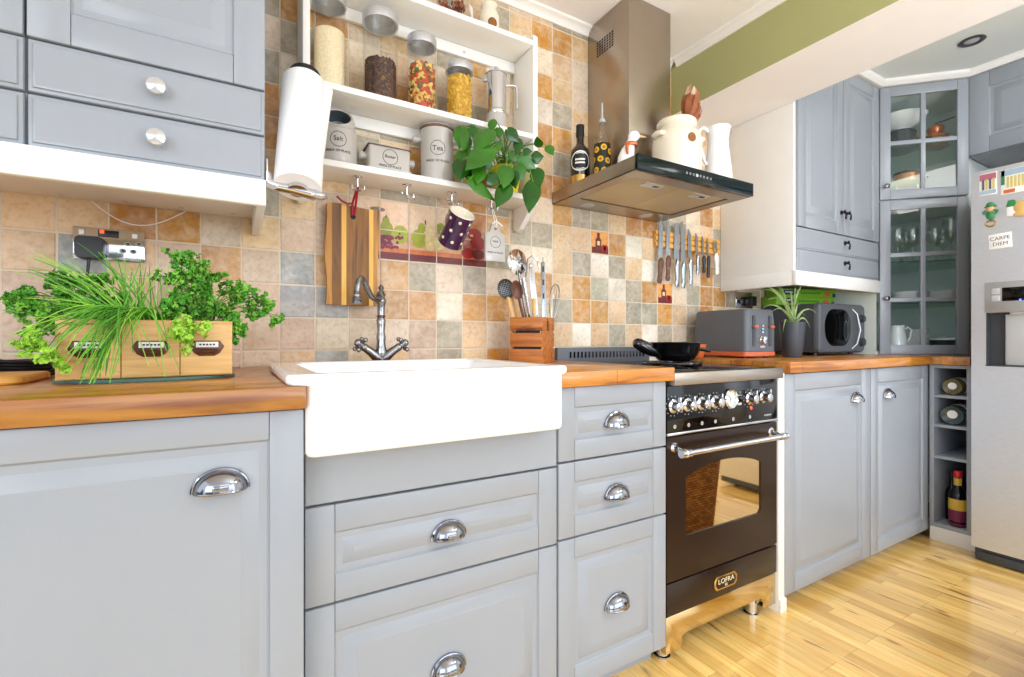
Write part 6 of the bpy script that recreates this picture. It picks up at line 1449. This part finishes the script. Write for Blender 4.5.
# wicker basket, seen only mirrored in the oven window
t = thing('wicker_basket', 'brown wicker basket on the floor, mirrored in the oven window', 'basket', (2.02, .26, .0005))
m = MB(); L = []
for z, g in ((0, 0), (.004, .004), (.38, .03), (.39, .034), (.40, .032), (.40, .016), (.385, .012), (.02, -.012)): L.append((-.15 - g, .15 + g, -.13 - g, .13 + g, z, .03))
m.rloft(L, 6); m.build('weave', M['wicker'], t, local=True)
for s in (-1, 1):
    m = MB(); m.tube([(s * .185, -.04, .34), (s * .195, -.03, .36), (s * .195, .03, .36), (s * .185, .04, .34)], .008, 8); m.build('handle', M['wicker'], t, local=True)

# ================================================================ LIGHT AND CAMERA
w = bpy.data.worlds.new('daylight'); scene.world = w; w.use_nodes = True
bg = w.node_tree.nodes['Background']; nt = w.node_tree                # unseen room stand-in: grey below, dark band added for chrome reflections, bright above
tc = nt.nodes.new('ShaderNodeTexCoord'); sx_ = nt.nodes.new('ShaderNodeSeparateXYZ'); nz_ = nt.nodes.new('ShaderNodeTexNoise'); ad = nt.nodes.new('ShaderNodeMath'); rp = nt.nodes.new('ShaderNodeValToRGB'); mr_ = nt.nodes.new('ShaderNodeMapRange')
nz_.inputs['Scale'].default_value = 3.5; nz_.inputs['Detail'].default_value = 1
nt.links.new(tc.outputs['Generated'], sx_.inputs[0]); nt.links.new(tc.outputs['Generated'], nz_.inputs['Vector'])
ad.operation = 'MULTIPLY_ADD'; ad.inputs[1].default_value = .55; nt.links.new(nz_.outputs['Fac'], ad.inputs[0]); nt.links.new(sx_.outputs['Z'], ad.inputs[2])
mr_.inputs['From Min'].default_value = -.7; mr_.inputs['From Max'].default_value = 1.3; nt.links.new(ad.outputs[0], mr_.inputs['Value']); nt.links.new(mr_.outputs[0], rp.inputs['Fac'])
el = rp.color_ramp.elements
for i_, (p_, c_) in enumerate(((.0, (.50, .50, .49, 1)), (.40, (.52, .52, .51, 1)), (.425, (.10, .10, .11, 1)), (.475, (.16, .17, .19, 1)), (.50, (.98, 1.07, 1.18, 1)), (1.0, (1.02, 1.12, 1.25, 1)))):
    if i_ >= len(el): el.new(p_)
    el[i_].position = p_; el[i_].color = c_
nt.links.new(rp.outputs[0], bg.inputs['Color']); bg.inputs['Strength'].default_value = 1.6
def area(name, loc, target, sx, sy, power, col=(1, 1, 1)):
    l = bpy.data.lights.new(name, 'AREA'); l.shape = 'RECTANGLE'; l.size = sx; l.size_y = sy; l.energy = power; l.color = col
    o = bpy.data.objects.new(name, l); COL.objects.link(o); o.location = loc
    o.rotation_euler = (Vector(target) - Vector(loc)).to_track_quat('-Z', 'Y').to_euler()
    return o
area('garden_window_light', (2.2, -4.2, 1.6), (2.0, 1.3, 1.0), 5.0, 2.8, 85, (.88, .95, 1.06))
area('side_fill', (-2.6, -3.0, 1.6), (3.0, 1.2, 1.3), 2.4, 1.8, 80, (.90, .96, 1.04))  # added fill from the left for the corner cabinet interior, no window modelled
area('ceiling_fill', (1.3, -1.0, 1.0), (1.5, -.7, 2.3), .7, .7, 40, (.88, .95, 1.06))  # added upward fill that brightens ceiling and beam, no fitting there
area('floor_fill', (2.2, -.9, 2.25), (2.0, .55, 0), 1.4, .5, 30, (1, .98, .95))  # added fill from above that brightens the floor, no fittings there
cam = bpy.data.cameras.new('camera'); cam.sensor_width = 36; cam.lens = 36 * FPX / 1024; cam.clip_start = .02
co = bpy.data.objects.new('camera', cam); COL.objects.link(co); co.location = (0, 0, CAMH); co.rotation_euler = (PI / 2, 0, -YAW)
scene.camera = co
scene.view_settings.view_transform = 'Standard'; scene.view_settings.look = 'None'; scene.view_settings.exposure = -0.12; scene.view_settings.gamma = 1
scene.view_settings.use_curve_mapping = False
scene.cycles.transparent_max_bounces = 32; scene.cycles.max_bounces = 10; scene.cycles.diffuse_bounces = 5
